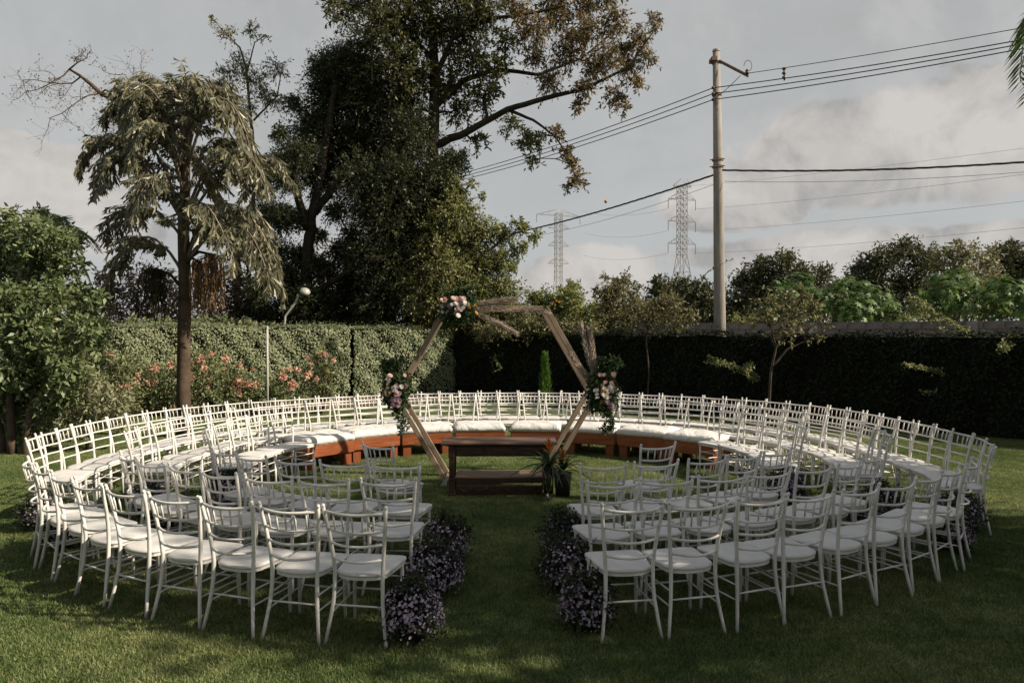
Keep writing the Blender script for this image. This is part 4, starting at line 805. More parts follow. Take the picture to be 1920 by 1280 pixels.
def castor(label, D, cl, dens=44):
    cl = [(x, y - 4, r * 1.35) for x, y, r in cl]; cw = px_clusters(cl, D, .5); b = at(cl[0][0], 600, D); root = thing('castor_bush', (b.x, D, 0), label, 'bush', G); o0 = np.array([b.x, D, 0]); cw[:, :3] -= o0; mb = MB(); Vs = []; n0 = 0; LP, LA, LN = [], [], []
    for c in cw:
        limb(mb, (RNG.uniform(-.3, .3), 0, 0), c[:3], .04, .015, .05)
        k = max(8, int(dens * c[3] ** 2 * 6)); u = unit(RNG.normal(size=(k, 3)) + np.array([.15, -.2, .5])); P = c[:3] + u * c[3] * RNG.uniform(.55, 1.05, (k, 1)); LP.append(P); LN.append(unit(u + np.array([0, 0, .6]) + RNG.normal(size=(k, 3)) * .4))
    P = np.concatenate(LP); N = np.concatenate(LN); k = len(P); B = unit(np.cross(N, RNG.normal(size=(k, 3)))); C = np.cross(N, B); r0 = RNG.uniform(.08, .18, (k, 1)); V = [P]
    nl = 7
    for j in range(nl * 2):
        a_ = math.pi * 2 * j / (nl * 2) ; rr = r0 * (1.0 if j % 2 == 0 else .42); V.append(P + rr * (math.cos(a_) * B + math.sin(a_) * C) - N * rr * .18)
    V = np.stack(V, 1).reshape(-1, 3); b_ = np.arange(k)[:, None] * 15; Q = np.concatenate([b_ + np.array([[0, 1 + j, 1 + (j + 1) % 14]]) for j in range(14)])
    add('stems', mb.mesh('castor_stems', M['bark']), root); add('foliage', np_mesh('castor_leaves', V, Q, M['lf_castor'], 3), root)
castor('bright green star-leaved bush behind the wall near the small orchard tree', 23.0, [(1470, 560, 26), (1500, 545, 24), (1520, 575, 28), (1480, 590, 24), (1450, 590, 20)])
castor('bright green star-leaved bush behind the middle of the wall', 21.5, [(1560, 565, 24), (1595, 555, 26), (1630, 570, 28), (1600, 590, 28), (1660, 590, 24), (1560, 595, 24), (1580, 540, 14)])
castor('bright green star-leaved bush at the right above the wall', 19.5, [(1760, 550, 26), (1800, 540, 28), (1840, 560, 28), (1880, 555, 28), (1910, 580, 28), (1790, 580, 30), (1850, 590, 28), (1740, 580, 22), (1940, 560, 30)])
blobtree('low_scrub', 'low yellow-green scrub right behind the wall beside the pole', 'shrub', G, 21.5, [(1380, 600, 14), (1410, 600, 14), (1440, 602, 12), (1720, 580, 22), (1745, 600, 18), (1700, 598, 16), (1395, 608, 12)], M['lf_vine'], dens=120, L=.09, Wd=.04)

# ---------------------------------------------------------------- vegetation inside the garden
def shoot(mb, LP, LA, P, r, step=.045, spread=.07):
    P = [np.array(p_, float) for p_ in P]; pts = []
    for i in range(len(P) - 1):
        for u in (0, .25, .5, .75): pts.append(P[i] * (1 - u) + P[i + 1] * u + RNG.normal(size=3) * .012)
    pts.append(P[-1]); mb.tube(pts, list(np.linspace(r, r * .4, len(pts))), 5)
    for i in range(len(pts) - 1):
        k = max(1, int(np.linalg.norm(pts[i + 1] - pts[i]) / step * 2.2))
        for _ in range(k):
            u = RNG.uniform(); b = pts[i] * (1 - u) + pts[i + 1] * u; a = RNG.normal(size=3); a[2] -= .2; LP.append(b + RNG.normal(size=3) * spread * .3); LA.append(a / np.linalg.norm(a))
def vine(label, pxs, D, D2, lm='lf_shoot', L=.075, dens=.03, nb=1, jit=10):
    root_p = np.array(at(*pxs[0], D)); g = (root_p[0], root_p[1], 0); o0 = np.array(g); root = thing('vine_shoot', g, label, 'vine', 'vine shoots sticking out of the dark hedge'); mb = MB(); LP, LA = [], []
    for b in range(nb):
        P = [np.array(at(x + (RNG.normal() * jit * (i > 0) if b else 0), y + (RNG.normal() * jit * (i > 0) if b else 0), D + (D2 - D) * i / (len(pxs) - 1))) - o0 for i, (x, y) in enumerate(pxs)]
        shoot(mb, LP, LA, P, .010, dens)
    add('stem', mb.mesh('vine_stem', M['twig']), root); LP = np.array(LP); LA = np.array(LA); V, Q = leaf_quads(LP, LA, L * RNG.uniform(.6, 1.2, len(LP)), L * .5); add('leaves', np_mesh('vine_leaves', V, Q, M[lm]), root)
vine('yellow-green shoot jutting from the dark hedge right of the arch', [(1420, 712), (1405, 694), (1385, 690), (1360, 680), (1325, 668)], 16.4, 15.6, nb=3, jit=6, dens=.03)
vine('short leafy tip curling beside the hedge shoot', [(1415, 712), (1400, 700), (1395, 688), (1410, 680)], 16.2, 15.9, nb=2, jit=5, dens=.025)
vine('arching yellow shoot halfway down the dark hedge at right', [(1805, 735), (1785, 712), (1765, 698), (1735, 690), (1697, 684)], 14.4, 13.8, nb=2, jit=3, dens=.03)
vine('faint green shoot below the arching yellow one', [(1800, 765), (1780, 748), (1755, 738), (1725, 732)], 14.4, 14.0, 'lf_rose', nb=2, jit=4, dens=.05)
vine('long yellow branch trailing over the wall and hedge at right', [(1700, 558), (1725, 575), (1755, 590), (1785, 605), (1815, 630), (1822, 640)], 16.2, 14.2, nb=4, jit=6, dens=.025)
vine('yellow leafy tip at the right edge above the hedge', [(1925, 640), (1905, 635), (1890, 645), (1885, 660)], 13.6, 13.2, nb=4, jit=8, dens=.03)
vine('thin vine shoot reaching across the concrete pole', [(1280, 560), (1300, 535), (1325, 512), (1350, 496), (1376, 485)], 18.2, 18.4, 'lf_olive', nb=1, dens=.06)
vine('tiny green sprout in the dark hedge inside the arch', [(940, 690), (930, 678), (925, 668)], 20.6, 20.2, 'lf_fresh', nb=3, jit=7, dens=.06)
def small_tree(label, px, py_base, D, paths, cl, lm, dens, L=.085):
    b = at(px, py_base, D); P = [[(*at(x, y, D + d), r) for (x, y, r, d) in pth] for pth in paths]; P[0] = [(P[0][0][0], P[0][0][1], 0, P[0][0][3])] + P[0][1:]
    tree('small_tree', label, 'tree', 'small trees planted along the dark hedge', P, px_clusters(cl, D, .4), lm, M['twig'], dens, 6, L, L * .45, .25, True, limbr=.014)
small_tree('small loose olive tree with slanting trunk before the dark hedge', 1440, 750, 15.3, [[(1440, 760, .034, 0), (1445, 700, .030, 0), (1455, 650, .024, 0), (1478, 610, .018, 0), (1500, 570, .015, 0)], [(1447, 690, .03, 0), (1475, 655, .022, 0), (1510, 640, .012, 0)], [(1455, 650, .025, 0), (1440, 600, .018, 0), (1430, 570, .01, 0)]],
           [(1440, 570, 26), (1470, 555, 28), (1500, 560, 28), (1530, 580, 24), (1460, 595, 28), (1500, 600, 30), (1540, 605, 20), (1420, 600, 22), (1480, 625, 22), (1445, 630, 16), (1525, 630, 16), (1440, 540, 12), (1500, 535, 12)], M['lf_olive'], 62, .10)
small_tree('small thin tree with forked top before the dark hedge near the arch', 1215, 760, 18.0, [[(1213, 770, .026, 0), (1217, 700, .022, 0), (1212, 640, .02, 0), (1214, 610, .016, 0)], [(1214, 615, .02, 0), (1195, 580, .014, 0), (1190, 560, .01, 0)], [(1214, 615, .02, 0), (1240, 575, .014, 0), (1255, 555, .01, 0)]],
           [(1190, 580, 26), (1220, 575, 26), (1250, 575, 30), (1275, 590, 26), (1210, 600, 26), (1245, 605, 26), (1180, 610, 20), (1290, 605, 14), (1265, 570, 20), (1270, 610, 24), (1300, 590, 18)], M['lf_olive'], 80, .09)
# slim conifers by the hedge corner
def conifer(label, px, ytop, ybase, D, w, n=1300):
    b = at(px, ybase, D); t_ = at(px, ytop, D); h = t_.z; root = thing('young_conifer', (b.x, D, 0), label, 'shrub', 'slim young conifers by the hedge'); add('trunk', MB().tube([(0, 0, 0), (0, 0, h * .9)], [.03, .008], 6).mesh('conifer_trunk', M['bark']), root)
    u = RNG.uniform(.08, 1, n) ** .8; a = RNG.uniform(0, 6.283, n); r = w * (1 - u) ** .6 * (.7 + .3 * np.sin(a * 5 + u * 9)) * RNG.uniform(.5, 1, n); P = np.stack([r * np.cos(a), r * np.sin(a), u * h * .96], 1); A = unit(np.stack([np.cos(a) * .45, np.sin(a) * .45, np.ones(n)], 1) + RNG.normal(size=(n, 3)) * .2)
    V, Q = leaf_quads(P, A, .13 * RNG.uniform(.6, 1.2, n), .022); add('foliage', np_mesh('conifer_leaves', V, Q, M['lf_fresh']), root)
conifer('slim bright green conifer seen through the arch', 1022, 660, 800, 17.0, .22)
conifer('small green conifer behind the left arch flowers', 737, 675, 800, 16.5, .22)

# flowering shrubs in front of the left hedge
def rose_shrub(label, D, cl, fl, lm='lf_rose', dens=95, L=.10):
    cl = cl + [(x + 6, y - 12, r * .8) for x, y, r in cl[::2]]
    xs = sum(c[0] for c in cl) / len(cl); b = at(xs, 700, D); root = thing('flowering_shrub', (b.x, D, 0), label, 'shrub', 'coral flowering shrubs along the left hedge'); o0 = np.array([b.x, D, 0]); cw = px_clusters(cl, D, .35); cw[:, :3] -= o0; mb = MB()
    for c in cw: limb(mb, (c[0] * .35, c[1] * .3, 0), c[:3], .022, .008, .05, 5)
    add('stems', mb.mesh('shrub_stems', M['bark']), root); (V, Q), _ = sprigs(cw, dens * 2.4, 8, L, L * .42, .25); add('foliage', np_mesh('shrub_leaves', V, Q, M[lm]), root)
    fm = cluster_mesh
    fl = fl + [(x + jr.gauss(0, 13), y + jr.gauss(-2, 11), s * jr.uniform(.45, .8)) for x, y, s in fl[::2]]
    for (x, y, s) in fl:
        p_ = np.array(at(x, y, D - .42)) - o0; o = add('flower_cluster', fm, root, tuple(p_)); o.scale = (s / FPX * D,) * 3; o.rotation_euler = (jr.uniform(0, 6), jr.uniform(0, 6), jr.uniform(0, 6))
k = 46; u = unit(RNG.normal(size=(k, 3))); V, Q = leaf_quads(u * .35, unit(u + RNG.normal(size=(k, 3)) * .5), RNG.uniform(.5, .9, k), .42, .1); cluster_mesh = np_mesh('coral_cluster', V, Q, M['f_coral'])
rose_shrub('leftmost coral flowering shrub, tall and pale, beside the broadleaf bush', 15.5, [(180, 680, 40), (210, 700, 45), (180, 730, 42), (230, 740, 42), (200, 770, 42), (160, 690, 30), (235, 690, 30), (240, 770, 30)], [(160, 667, 8), (205, 665, 8), (205, 690, 9), (210, 680, 7), (197, 722, 8), (215, 739, 5), (240, 725, 7), (232, 760, 4), (168, 694, 5), (186, 655, 5)], dens=95)
rose_shrub('coral flowering shrub between the bush and the palm trunk', 17.3, [(270, 700, 34), (300, 730, 38), (260, 740, 36), (320, 700, 28), (290, 765, 34), (325, 750, 30), (250, 770, 26)], [(292, 690, 10), (320, 683, 9), (255, 705, 9), (280, 717, 8), (290, 716, 5), (240, 722, 7), (313, 735, 4)])
rose_shrub('coral flowering shrub directly right of the palm trunk', 17.0, [(375, 680, 34), (400, 710, 40), (375, 740, 38), (420, 740, 36), (440, 710, 28), (360, 700, 26), (400, 770, 30)], [(378, 672, 10), (383, 690, 7), (357, 683, 7), (357, 706, 9), (422, 673, 9), (420, 690, 4), (390, 726, 4)])
rose_shrub('low coral flowering shrub left of the white post', 17.2, [(460, 730, 30), (480, 715, 26), (455, 755, 30), (485, 750, 26), (440, 745, 22)], [(450, 717, 10), (448, 737, 8), (465, 720, 8), (478, 720, 7), (440, 727, 5), (450, 685, 7), (475, 692, 4)])
rose_shrub('coral flowering shrub just right of the white post', 17.2, [(520, 720, 26), (540, 740, 32), (515, 750, 28), (560, 755, 26), (545, 710, 18)], [(530, 705, 9), (548, 718, 8), (548, 727, 7), (543, 692, 6), (533, 693, 5), (540, 730, 5)])
rose_shrub('rightmost coral flowering shrub with red and pale blooms before the hedge', 17.6, [(595, 680, 24), (575, 705, 26), (605, 705, 22), (585, 730, 26), (610, 740, 20), (565, 740, 20), (600, 660, 14)], [(602, 662, 7), (612, 666, 5), (578, 704, 10), (594, 710, 6), (625, 675, 6), (575, 669, 4), (584, 680, 5)])

# broad bush mass at the left edge
DL = 12.6
lb = [(20, 440, 34), (70, 430, 36), (115, 440, 30), (10, 500, 48), (70, 490, 45), (125, 500, 38), (30, 560, 50), (95, 560, 48), (145, 560, 34), (20, 620, 50), (85, 625, 50), (140, 620, 40), (30, 690, 46), (90, 690, 46), (140, 670, 36), (60, 460, 36), (180, 560, 22), (60, 740, 44), (120, 715, 44), (10, 740, 46), (165, 640, 36), (185, 610, 26), (170, 690, 34), (20, 660, 50), (75, 400, 18), (20, 410, 22), (130, 450, 26), (-30, 470, 50), (-30, 560, 50), (-40, 650, 60), (155, 600, 24)]
lp = [[(*at(x, y, DL + d), r) for (x, y, r, d) in q_] for q_ in ([(22, 845, .07, -.9), (18, 760, .06, -.8), (30, 640, .05, -.3), (50, 520, .05, 0)], [(50, 850, .075, -.9), (58, 770, .065, -.8), (90, 650, .05, -.3), (110, 540, .04, 0)], [(5, 850, .06, -.7), (-5, 740, .05, -.4), (-30, 600, .05, 0)])]
for q_ in lp: q_[0] = (q_[0][0], q_[0][1], 0, q_[0][3])
tree('broadleaf_tree', 'lush multi-stemmed broadleaf tree filling the left edge of the garden', 'tree', 'trees behind the left hedge', lp, np.concatenate([px_clusters(lb, DL, .6), px_clusters(lb[::2], DL + 1.2, .4), px_clusters([(20, 640, 40), (60, 600, 42), (110, 640, 44), (20, 700, 40), (75, 690, 42), (130, 690, 38), (0, 560, 40), (160, 620, 28), (15, 750, 28), (85, 755, 26), (120, 740, 28), (55, 720, 24)], DL - .8, .3)]), M['lf_bush'], M['bark'], 150, 7, .125, .055, .35, False, limbr=.035)
del bpy.data.objects['broadleaf_tree']['group']
blobtree('low_bush', 'grey-green fine-leaved bush at the foot of the left trees', 'shrub', None, 12.1, [(110, 760, 40), (150, 740, 40), (190, 760, 36), (130, 790, 34), (80, 775, 30), (170, 790, 30), (215, 780, 26), (100, 730, 26), (150, 705, 26), (190, 725, 28), (225, 750, 24), (235, 795, 20)], M['lf_grey'], dens=170, L=.10, Wd=.03, dj=.3, r=.03, limbr=.015)
blobtree('low_bush', 'dark leafy bush under the broadleaf tree at far left', 'shrub', None, 12.9, [(40, 770, 36), (20, 730, 40), (70, 730, 36), (90, 800, 26), (0, 780, 40), (30, 800, 30), (120, 770, 34), (100, 830, 18), (140, 820, 18), (-30, 730, 40)], M['lf_bush'], dens=95, L=.12, Wd=.05, dj=.3, r=.03, limbr=.015)
blobtree('low_bush', 'dark undergrowth shrub in the corner beneath the tall trees', 'shrub', None, 19.6, [(180, 640, 30), (220, 630, 28), (240, 650, 24), (200, 670, 26), (160, 610, 20)], M['lf_dark'], dens=110, L=.11, Wd=.05, dj=.4, r=.04, limbr=.02)
# palms behind the broad bush and at the right edge
def pinnate_palm(name, label, base, crown, fr, m, L=.32, nl=44, group=None, tr=.09):
    root = thing(name, base, label, 'palm tree', group); o0 = np.array(base); c = np.array(crown) - o0; add('trunk', MB().tube([(0, 0, 0), c * .5 + np.array([.02, 0, 0]), c], [tr * 1.2, tr, tr * .8], 10).mesh('palm_stem', M['bark_pale'], True), root)
    for (m_, e) in fr:
        m_ = np.array(m_) - o0; e = np.array(e) - o0; P = np.array([(1 - u) ** 2 * c + 2 * u * (1 - u) * m_ + u * u * e for u in np.linspace(0, 1, 11)]); f_ = add('frond', MB().tube(P, list(np.linspace(.018, .004, 11)), 5).mesh('frond_rib', M['lf_frond'] if m != 'lf_shade' else M['lf_rose']), root)
        LP, LA, LL = [], [], []
        for k in range(nl):
            u = .12 + .88 * k / (nl - 1); g = u * 10; i = min(9, int(g)); b = P[i] + (P[i + 1] - P[i]) * (g - i); tg = P[i + 1] - P[i]; tg /= np.linalg.norm(tg); sd_ = np.cross(tg, (0, 0, 1)); sd_ /= (np.linalg.norm(sd_) + 1e-6)
            for s_ in (-1, 1): a = sd_ * s_ * .75 + tg * .65 + np.array([0, 0, -.32]) + RNG.normal(size=3) * .07; LP.append(b); LA.append(a / np.linalg.norm(a)); LL.append(L * math.sin(math.pi * (.15 + .72 * u)))
        V, Q = leaf_quads(np.array(LP), np.array(LA), np.array(LL), .022, .02); add('leaflets', np_mesh('palm_leaflets', V, Q, M[m]), f_)['kind'] = 'stuff'
c = at(95, 455, 14.5)
pinnate_palm('feather_palm', 'feathery green palm top rising behind the left broadleaf tree', (c.x, 14.5, 0), c, [(at(85, 385, 14.3), at(45, 430, 14)), (at(100, 380, 14.7), at(125, 420, 15)), (at(140, 400, 14.3), at(185, 470, 14)), (at(130, 420, 14.9), at(175, 540, 15)), (at(60, 400, 14.9), at(20, 470, 15.2)), (at(120, 390, 14), at(160, 450, 13.6)), (at(95, 380, 14.5), at(92, 405, 15.5))], 'lf_frond')
rp = (6.1, 7.5, 0); rc = (6.1, 7.5, 5.5)
pinnate_palm('feather_palm', 'palm whose dark leaf tips hang into the top right corner', rp, rc, [((5.5, 7.4, 5.9), (5.12, 7.25, 4.60)), ((5.6, 7.9, 6.1), (5.45, 7.7, 4.7)), ((6.3, 8.3, 6.2), (6.6, 9.2, 5.0)), ((7.6, 7.6, 6.2), (8.6, 7.7, 5.0)), ((6.9, 6.7, 6.2), (7.2, 5.8, 5.0)), ((6.2, 6.9, 6.1), (5.7, 6.0, 5.0)), ((7.3, 8.2, 6.0), (8.1, 8.8, 4.8)), ((7.3, 7.0, 6.0), (8.1, 6.4, 4.8))], 'lf_frond', .42, 40, None, .1)

# trees standing right of the lawn, outside the frame: they shade the near chairs
def side_tree(label, base, cl, dens=34, L=.2):
    tree('shade_tree', label, 'tree', 'shade trees right of the lawn', [[(*base, 0, .2), (base[0], base[1], 2.2, .17), (base[0] + .2, base[1] + .1, 4.5, .1)]], np.array(cl), M['lf_olive'], M['bark'], dens, 7, L, L * .45, .3, False, limbr=.06)
side_tree('leafy shade tree standing right of the near chairs', (9.0, 3.4), [(8.6, 4.6, 7.0, 1.1), (8.0, 5.2, 6.6, 1.0), (8.4, 4.0, 8.0, 1.1), (9.3, 5.4, 7.8, 1.0), (8.0, 5.6, 8.3, .9), (9.2, 4.4, 9.0, 1.0), (8.3, 3.0, 7.0, 1.0), (7.8, 4.4, 5.4, .9), (8.2, 3.3, 2.6, 1.0), (9.0, 2.6, 3.4, 1.2), (9.2, 4.2, 3.2, 1.2), (8.4, 4.2, 4.4, 1.1), (9.6, 3.2, 4.8, 1.2), (8.6, 3.0, 5.6, 1.1), (9.6, 4.6, 5.4, 1.1), (9.0, 3.6, 6.4, 1.1), (8.4, 2.3, 4.4, .9), (9.9, 2.4, 4.0, 1.0), (7.9, 2.7, 1.9, .8)])
side_tree('taller leafy shade tree farther right of the lawn', (12.5, 4.6), [(12, 4.4, 3.4, 1.3), (12.8, 5.4, 4.2, 1.3), (12.2, 3.6, 4.8, 1.3), (13, 4.4, 5.8, 1.4), (12, 5.4, 5.8, 1.3), (12.4, 4.6, 7.2, 1.4), (12.6, 3.4, 6.6, 1.1), (12.6, 5.6, 7.4, 1.1), (12.4, 4.6, 8.6, 1.1), (13.2, 3.0, 3.6, 1.1)])
side_tree('broad shade tree beyond the right side of the near lawn', (10.2, 1.7), [(9.2, 1.8, 2.4, 1.2), (10.0, 2.6, 3.2, 1.2), (9.4, 1.0, 3.4, 1.2), (10.2, 1.8, 4.4, 1.3), (8.4, 1.8, 3.6, 1.1), (9.4, 2.4, 5.4, 1.2), (10.0, 1.4, 6.2, 1.2), (8.0, 1.4, 2.2, 1.0), (9.0, 1.2, 4.8, 1.0)])

side_tree('slim shade tree standing right of the middle lawn', (9.4, 6.6), [(9.2, 6.2, 3.4, .9), (9.6, 6.9, 4.2, 1.0), (9.2, 6.0, 5.0, 1.0), (9.8, 6.1, 5.8, .9), (9.2, 6.2, 6.6, 1.0), (9.6, 5.9, 7.4, .9)], 30)

def back_tree(label, x, y, h, w):  # unseen trees, added to cut the sky fill from behind the camera
    cl = [(x + RNG.uniform(-w, w), y + RNG.uniform(-w, w) * .7, RNG.uniform(1.6, h), RNG.uniform(1.0, 1.5)) for _ in range(int(w * h * .75))]
    tree('sky_block_tree', label, 'tree', 'added unseen trees that block sky light', [[(x, y, 0, .22), (x, y, h * .4, .18), (x, y, h * .8, .09)]], np.array(cl), M['lf_dark'], M['bark'], 22, 7, .26, .12, .3, False, limbr=.06)
back_tree('added dark tree straight behind the camera, blocking sky light', -.5, -6.5, 8.5, 2.6)
back_tree('added dark tree behind the camera at left, blocking sky light', -6.5, -5.0, 8.0, 2.6)
back_tree('added dark tree behind the camera at right, blocking sky light', 4.8, -8.5, 8.0, 2.2)
back_tree('added dark tree out of view far left, blocking sky light', -11.5, 0.5, 7.5, 2.4)

# ---------------------------------------------------------------- pole, lamp, post, wires, pylons
def power_pole():
    D = 19.0; b = at(1352, 640, D); root = thing('utility_pole', (b.x, D, 0), 'tall tapered concrete utility pole behind the dark hedge', 'utility pole'); zt = at(1343, 97, D).z
    dx = at(1343, 97, D).x - b.x
    add('pole', MB().tube([(0, 0, 0), (dx * .25, 0, 2.4), (dx * .6, 0, 6), (dx, 0, zt)], [.168, .156, .125, .092], 16).mesh('pole_shaft', M['weathered'], True), root)
    add('pole_cap', MB().tube([(dx, 0, zt), (dx, 0, zt + .05)], [.105, .095], 14).mesh('pole_cap', M['concrete']), root)
    for y in (118, 178, 300, 313): z = at(1345, y, D).z; u = (z / zt); add('band', MB().lathe([(.20 - .095 * u, -.03), (.21 - .095 * u, -.03), (.21 - .095 * u, .03), (.20 - .095 * u, .03)], (dx * u, 0, z), 16).mesh('pole_band', M['rust']), root)
    p0 = np.array(at(1347, 116, D)) - np.array(root.location); p1 = np.array(at(1403, 141, D - .9)) - np.array(root.location)
    for dz in (0, .045): o = add('crossarm', MB().tube([p0 + (0, -.1, -dz), p1 + (0, -.0, -dz)], .020, 4).mesh('crossarm', M['rust']), root)
    add('bracket', MB().box(tuple(np.array(at(1337, 113, D)) - np.array(root.location)), (.14, .3, .10)).mesh('bracket', M['rust']), root)
    e = p1 + np.array([-.03, 0, .03]); add('insulator', MB().lathe([(0, 0), (.05, 0), (.055, .03), (.03, .05), (.05, .07), (.03, .11), (0, .12)], tuple(e), 10).mesh('insulator', M['ceramic'], True), root)
    P = [e + np.array([.02 + .10 * math.cos(a), 0, .20 + .14 * math.sin(a)]) for a in np.linspace(-2, 3.2, 12)]; add('jumper_wire', MB().tube(P, .008, 5).mesh('jumper', M['wire']), root)
    for y in (165, 176, 187): q_ = np.array(at(1337, y, D - .15)) - np.array(root.location); add('insulator', MB().lathe([(0, -.04), (.035, -.03), (.045, 0), (.035, .03), (0, .04)], tuple(q_), 10).mesh('insulator_small', M['ceramic'], True), root)
    for y in (300, 313):
        q_ = np.array(at(1340, y, D - .18)) - np.array(root.location); add('rack_arm', MB().tube([q_ + (-.12, 0, 0), q_ + (.26, 0, .03)], .016, 5).mesh('rack_arm', M['rust']), root)
power_pole()
def wire(label, A, B, sag, r, m='wire', n=24, group='overhead wires from the pole', twist=False):
    A = np.array(A, float); B = np.array(B, float); L = np.linalg.norm(B - A); root = None; mb = MB()
    def P(t_, o=0, ph=0):
        p_ = A + (B - A) * t_; p_[2] -= sag * 4 * t_ * (1 - t_)
        if o: p_ = p_ + np.array([0, math.cos(ph) * o, math.sin(ph) * o])
        return p_
    if twist:
        for ph in (0, 2.1, 4.2): mb.tube([P(t_, r * 1.1, ph + t_ * L * 5.5) for t_ in np.linspace(0, 1, 220)], r, 4)
    else: mb.tube([P(t_) for t_ in np.linspace(0, 1, n)], r, 5)
    me = mb.mesh('wire', M[m], True); c = (A + B) / 2; o = add('overhead_wire', me); return tag(o, label, 'wire', group)
def ext(p_, q_, k): p_, q_ = np.array(p_), np.array(q_); return p_ + (q_ - p_) * k
for i, (y1, y2, yl) in enumerate(((165, 52, 300), (176, 60, 306), (187, 69, 312))):
    nm = ('upper', 'middle', 'lower')[i]; a = at(1337, y1, 18.85)
    wire(f'{nm} of the three dark wires running right from the pole top', a, ext(a, at(1920, y2, 15.2), 2.2), .25, .013)
    wire(f'{nm} of the three dark wires running left from the pole behind the tree', a, ext(a, at(870, yl, 27.8), 2.0), .5, .013)
a = at(1400, 138, 18.1); wire('thin topmost wire from the crossarm tip to the upper right', a, ext(a, at(1920, 38, 14.6), 2.2), .15, .009)
a = at(1347, 180, 18.9); wire('short slanting stay wire from pole to crossarm', a, at(1388, 142, 18.3), .02, .009)
a = at(1354, 319, 18.8); wire('twisted dark cable running right from the middle of the pole', a, ext(a, at(1920, 275, 16.3), 2.0), .35, .013, twist=True)
a = at(1338, 328, 18.8); tw = (a, Vector(ext(a, at(960, 421, 28.0), 1.8))); wire('twisted dark cable running left from the pole behind the arch trees', tw[0], tw[1], .35, .014, twist=True)
a = at(1358, 340, 18.9); wire('thin grey wire below the twisted cable to the right', a, ext(a, at(1920, 298, 16.2), 1.8), .3, .006, 'wire_pale')
a = at(1338, 346, 18.9); wire('thin grey wire below the twisted cable to the left', a, ext(a, at(1000, 430, 27), 1.5), .3, .006, 'wire_pale')
mk = MB().lathe([(0, -1), (.5, -.86), (.87, -.5), (1, 0), (.87, .5), (.5, .86), (0, 1)], k=12).mesh('marker', M['orange'], True)
q_ = at(1136, 378, 23.3); o = add('marker_ball', mk, None, q_); o.scale = (.055, .055, .055); tag(o, 'small orange-brown ball sitting on the twisted cable', 'ball')
q_ = at(1470, 139, 17.9); sp = thing('wire_spacer', q_, 'dark spacer clamping the three wires right of the pole', 'spacer'); add('spacer_bar', MB().tube([(0, 0, .16), (.01, 0, -.16)], .022, 6).mesh('spacer_bar', M['wire'], True), sp)
for z in (.13, .02, -.09): add('clamp', MB().lathe([(0, -.035), (.05, -.02), (.05, .02), (0, .035)], (0, 0, z), 8).mesh('clamp', M['ceramic'], True), sp)
# high-voltage lines
pm = W
def pylon(label, D, px, ytop, arms, wbody, wbase, ywaist, drop):
    b = at(px, 622, D); root = thing('pylon', (b.x, D, 0), label, 'pylon', 'lattice power pylons in the distance', rz=.35); zt = at(px, ytop, D).z; zw = at(px, ywaist, D).z; r = .05
    def hw(z): return wbody / 2 if z > zw else wbody / 2 + (wbase - wbody) / 2 * (zw - z) / zw
    A, B = [], []; zs = list(np.linspace(0, zw, 6)); zs += list(np.linspace(zw, zt, 12))[1:]; legs = [(-1, -1), (1, -1), (1, 1), (-1, 1)]; mb = MB()
    for s in legs: add('leg', MB().tube([(s[0] * hw(z), s[1] * hw(z), z) for z in (0, zw, zt)], r * 1.7, 4).mesh('pylon_leg', M['steel']), root)
    mb = MB()
    for i in range(len(zs) - 1):
        z0, z1 = zs[i], zs[i + 1]
        for k in range(4):
            s, t_ = legs[k], legs[(k + 1) % 4]; a0 = (s[0] * hw(z0), s[1] * hw(z0), z0); b1 = (t_[0] * hw(z1), t_[1] * hw(z1), z1); c0 = (t_[0] * hw(z0), t_[1] * hw(z0), z0); d1 = (s[0] * hw(z1), s[1] * hw(z1), z1)
            mb.tube([a0, b1], r, 4); mb.tube([c0, d1], r, 4); mb.tube([d1, b1], r, 4)
    add('lattice', mb.mesh('pylon_lattice', M['steel']), root)
    for (y, w_, hang) in arms:
        z = at(px, y, D).z
        for s in (-1, 1):
            m_ = MB(); tip = (s * w_ / 2, 0, z)
            for q_ in (-1, 1): m_.tube([(s * hw(z), q_ * hw(z), z), tip], r * 1.2, 4); m_.tube([(s * hw(z), q_ * hw(z), z + wbody * .9), tip], r, 4)
            for u in (.35, .68): m_.tube([(s * (hw(z) + (w_ / 2 - hw(z)) * u), 0, z), (s * (hw(z) + (w_ / 2 - hw(z)) * u), 0, z + wbody * .9 * (1 - u))], r * .8, 4)
            add('cross_arm', m_.mesh('pylon_arm', M['steel']), root)
            if hang: add('insulator_string', MB().tube([tip, (tip[0], 0, z - drop)], r * 1.5, 5).mesh('insulator_string', M['ceramic']), root)
    return root
pylon('nearer lattice pylon with three pairs of arms beside the concrete pole', 185, 1278, 348, [(374, 8.2, 1), (415, 8.2, 1), (457, 8.2, 1), (350, 5.5, 0)], 1.9, 7.5, 478, 2.6)
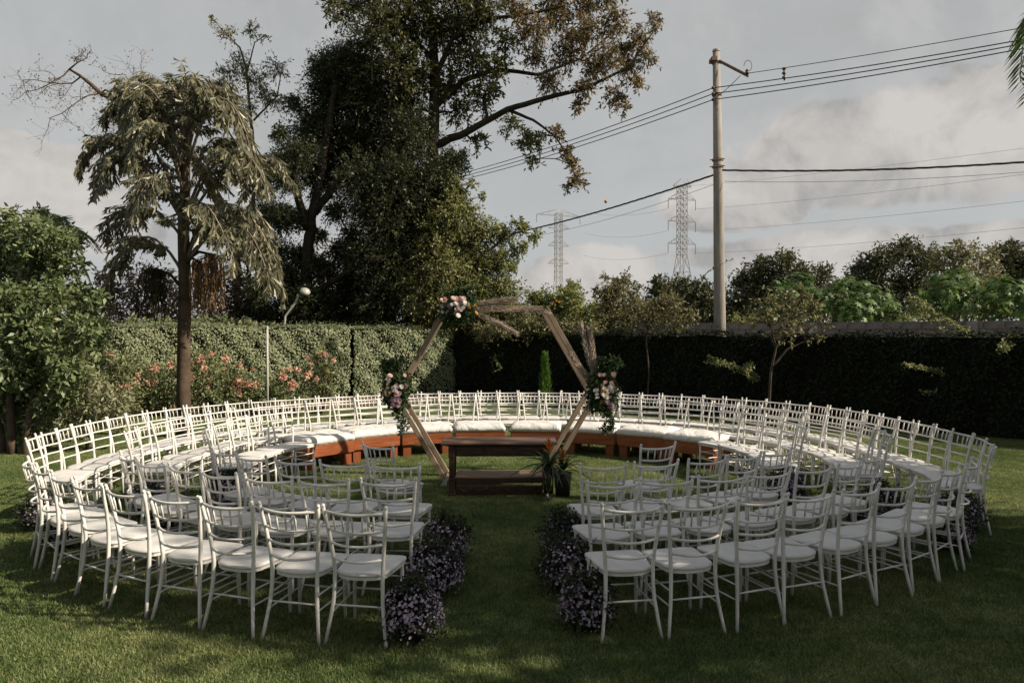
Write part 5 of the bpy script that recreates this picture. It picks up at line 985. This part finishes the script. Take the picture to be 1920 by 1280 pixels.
pylon('farther faint lattice pylon with a wide top just right of the tall tree', 235, 1047, 400, [(404, 15.5, 1), (428, 7.5, 0), (461, 7.5, 0), (494, 7.5, 0)], 2.0, 4.5, 520, 2.6)
hv = [(374 + 18, 1306, 300 + 25, 'upper'), (415 + 18, 1306, 375, 'middle'), (457 + 18, 1306, 425, 'lower')]
for (y, x, yr, n_) in hv:
    a = at(x, y, 185); wire(f'faint {n_} high-voltage line from the pylon to the right edge', a, ext(a, at(1920, yr - 10, 120), 1.5), 1.2, .03, 'wire_pale', group='faint high-voltage lines')
    wire(f'faint {n_} high-voltage line between the two pylons', at(1251, y, 185), at(1095, y + 4, 235), 1.5, .03, 'wire_pale', group='faint high-voltage lines')
a = at(1278, 350, 185); wire('faint top earth wire from the pylon to the right edge', a, ext(a, at(1920, 268, 120), 1.5), 1.0, .025, 'wire_pale', group='faint high-voltage lines')
# lamp and white post
def lamp():
    D = 22.2; h = at(572, 547, D); root = thing('garden_lamp', (at(532, 600, D).x, D, 0), 'white flood lamp head on a thin slanting arm above the left hedge', 'lamp'); o0 = np.array(root.location); hp = np.array(h) - o0
    add('arm', MB().tube([(0, 0, 0), (0, 0, 2.0), (.05, 0, 2.5), tuple(hp * .5 + np.array([.05, 0, 1.32])), tuple(hp - np.array([.2, 0, .1]))], .032, 6).mesh('lamp_arm', M['lamp']), root)
    o = add('lamp_head', MB().lathe([(0, -.10), (.12, -.09), (.19, -.04), (.21, .02), (.17, .09), (.09, .14), (0, .16)], k=16).mesh('lamp_head', M['lamp'], True), root, tuple(hp), (.5, .45, 0)); o.scale = (.78, .78, .78); add('lamp_glass', MB().lathe([(0, -.13), (.08, -.125), (.115, -.095)], k=16).mesh('lamp_glass', M['seat'], True), o)
lamp()
b = at(501, 615, 16.0); r_ = thing('white_post', (b.x, 16.0, 0), 'thin white metal post standing before the left hedge', 'post'); add('post_shaft', MB().tube([(0, 0, 0), (0, 0, b.z)], .026, 10).mesh('post', M['post'], True), r_); add('post_cap', MB().tube([(0, 0, b.z), (0, 0, b.z + .05)], [.036, .02], 10).mesh('cap', M['lamp']), r_)
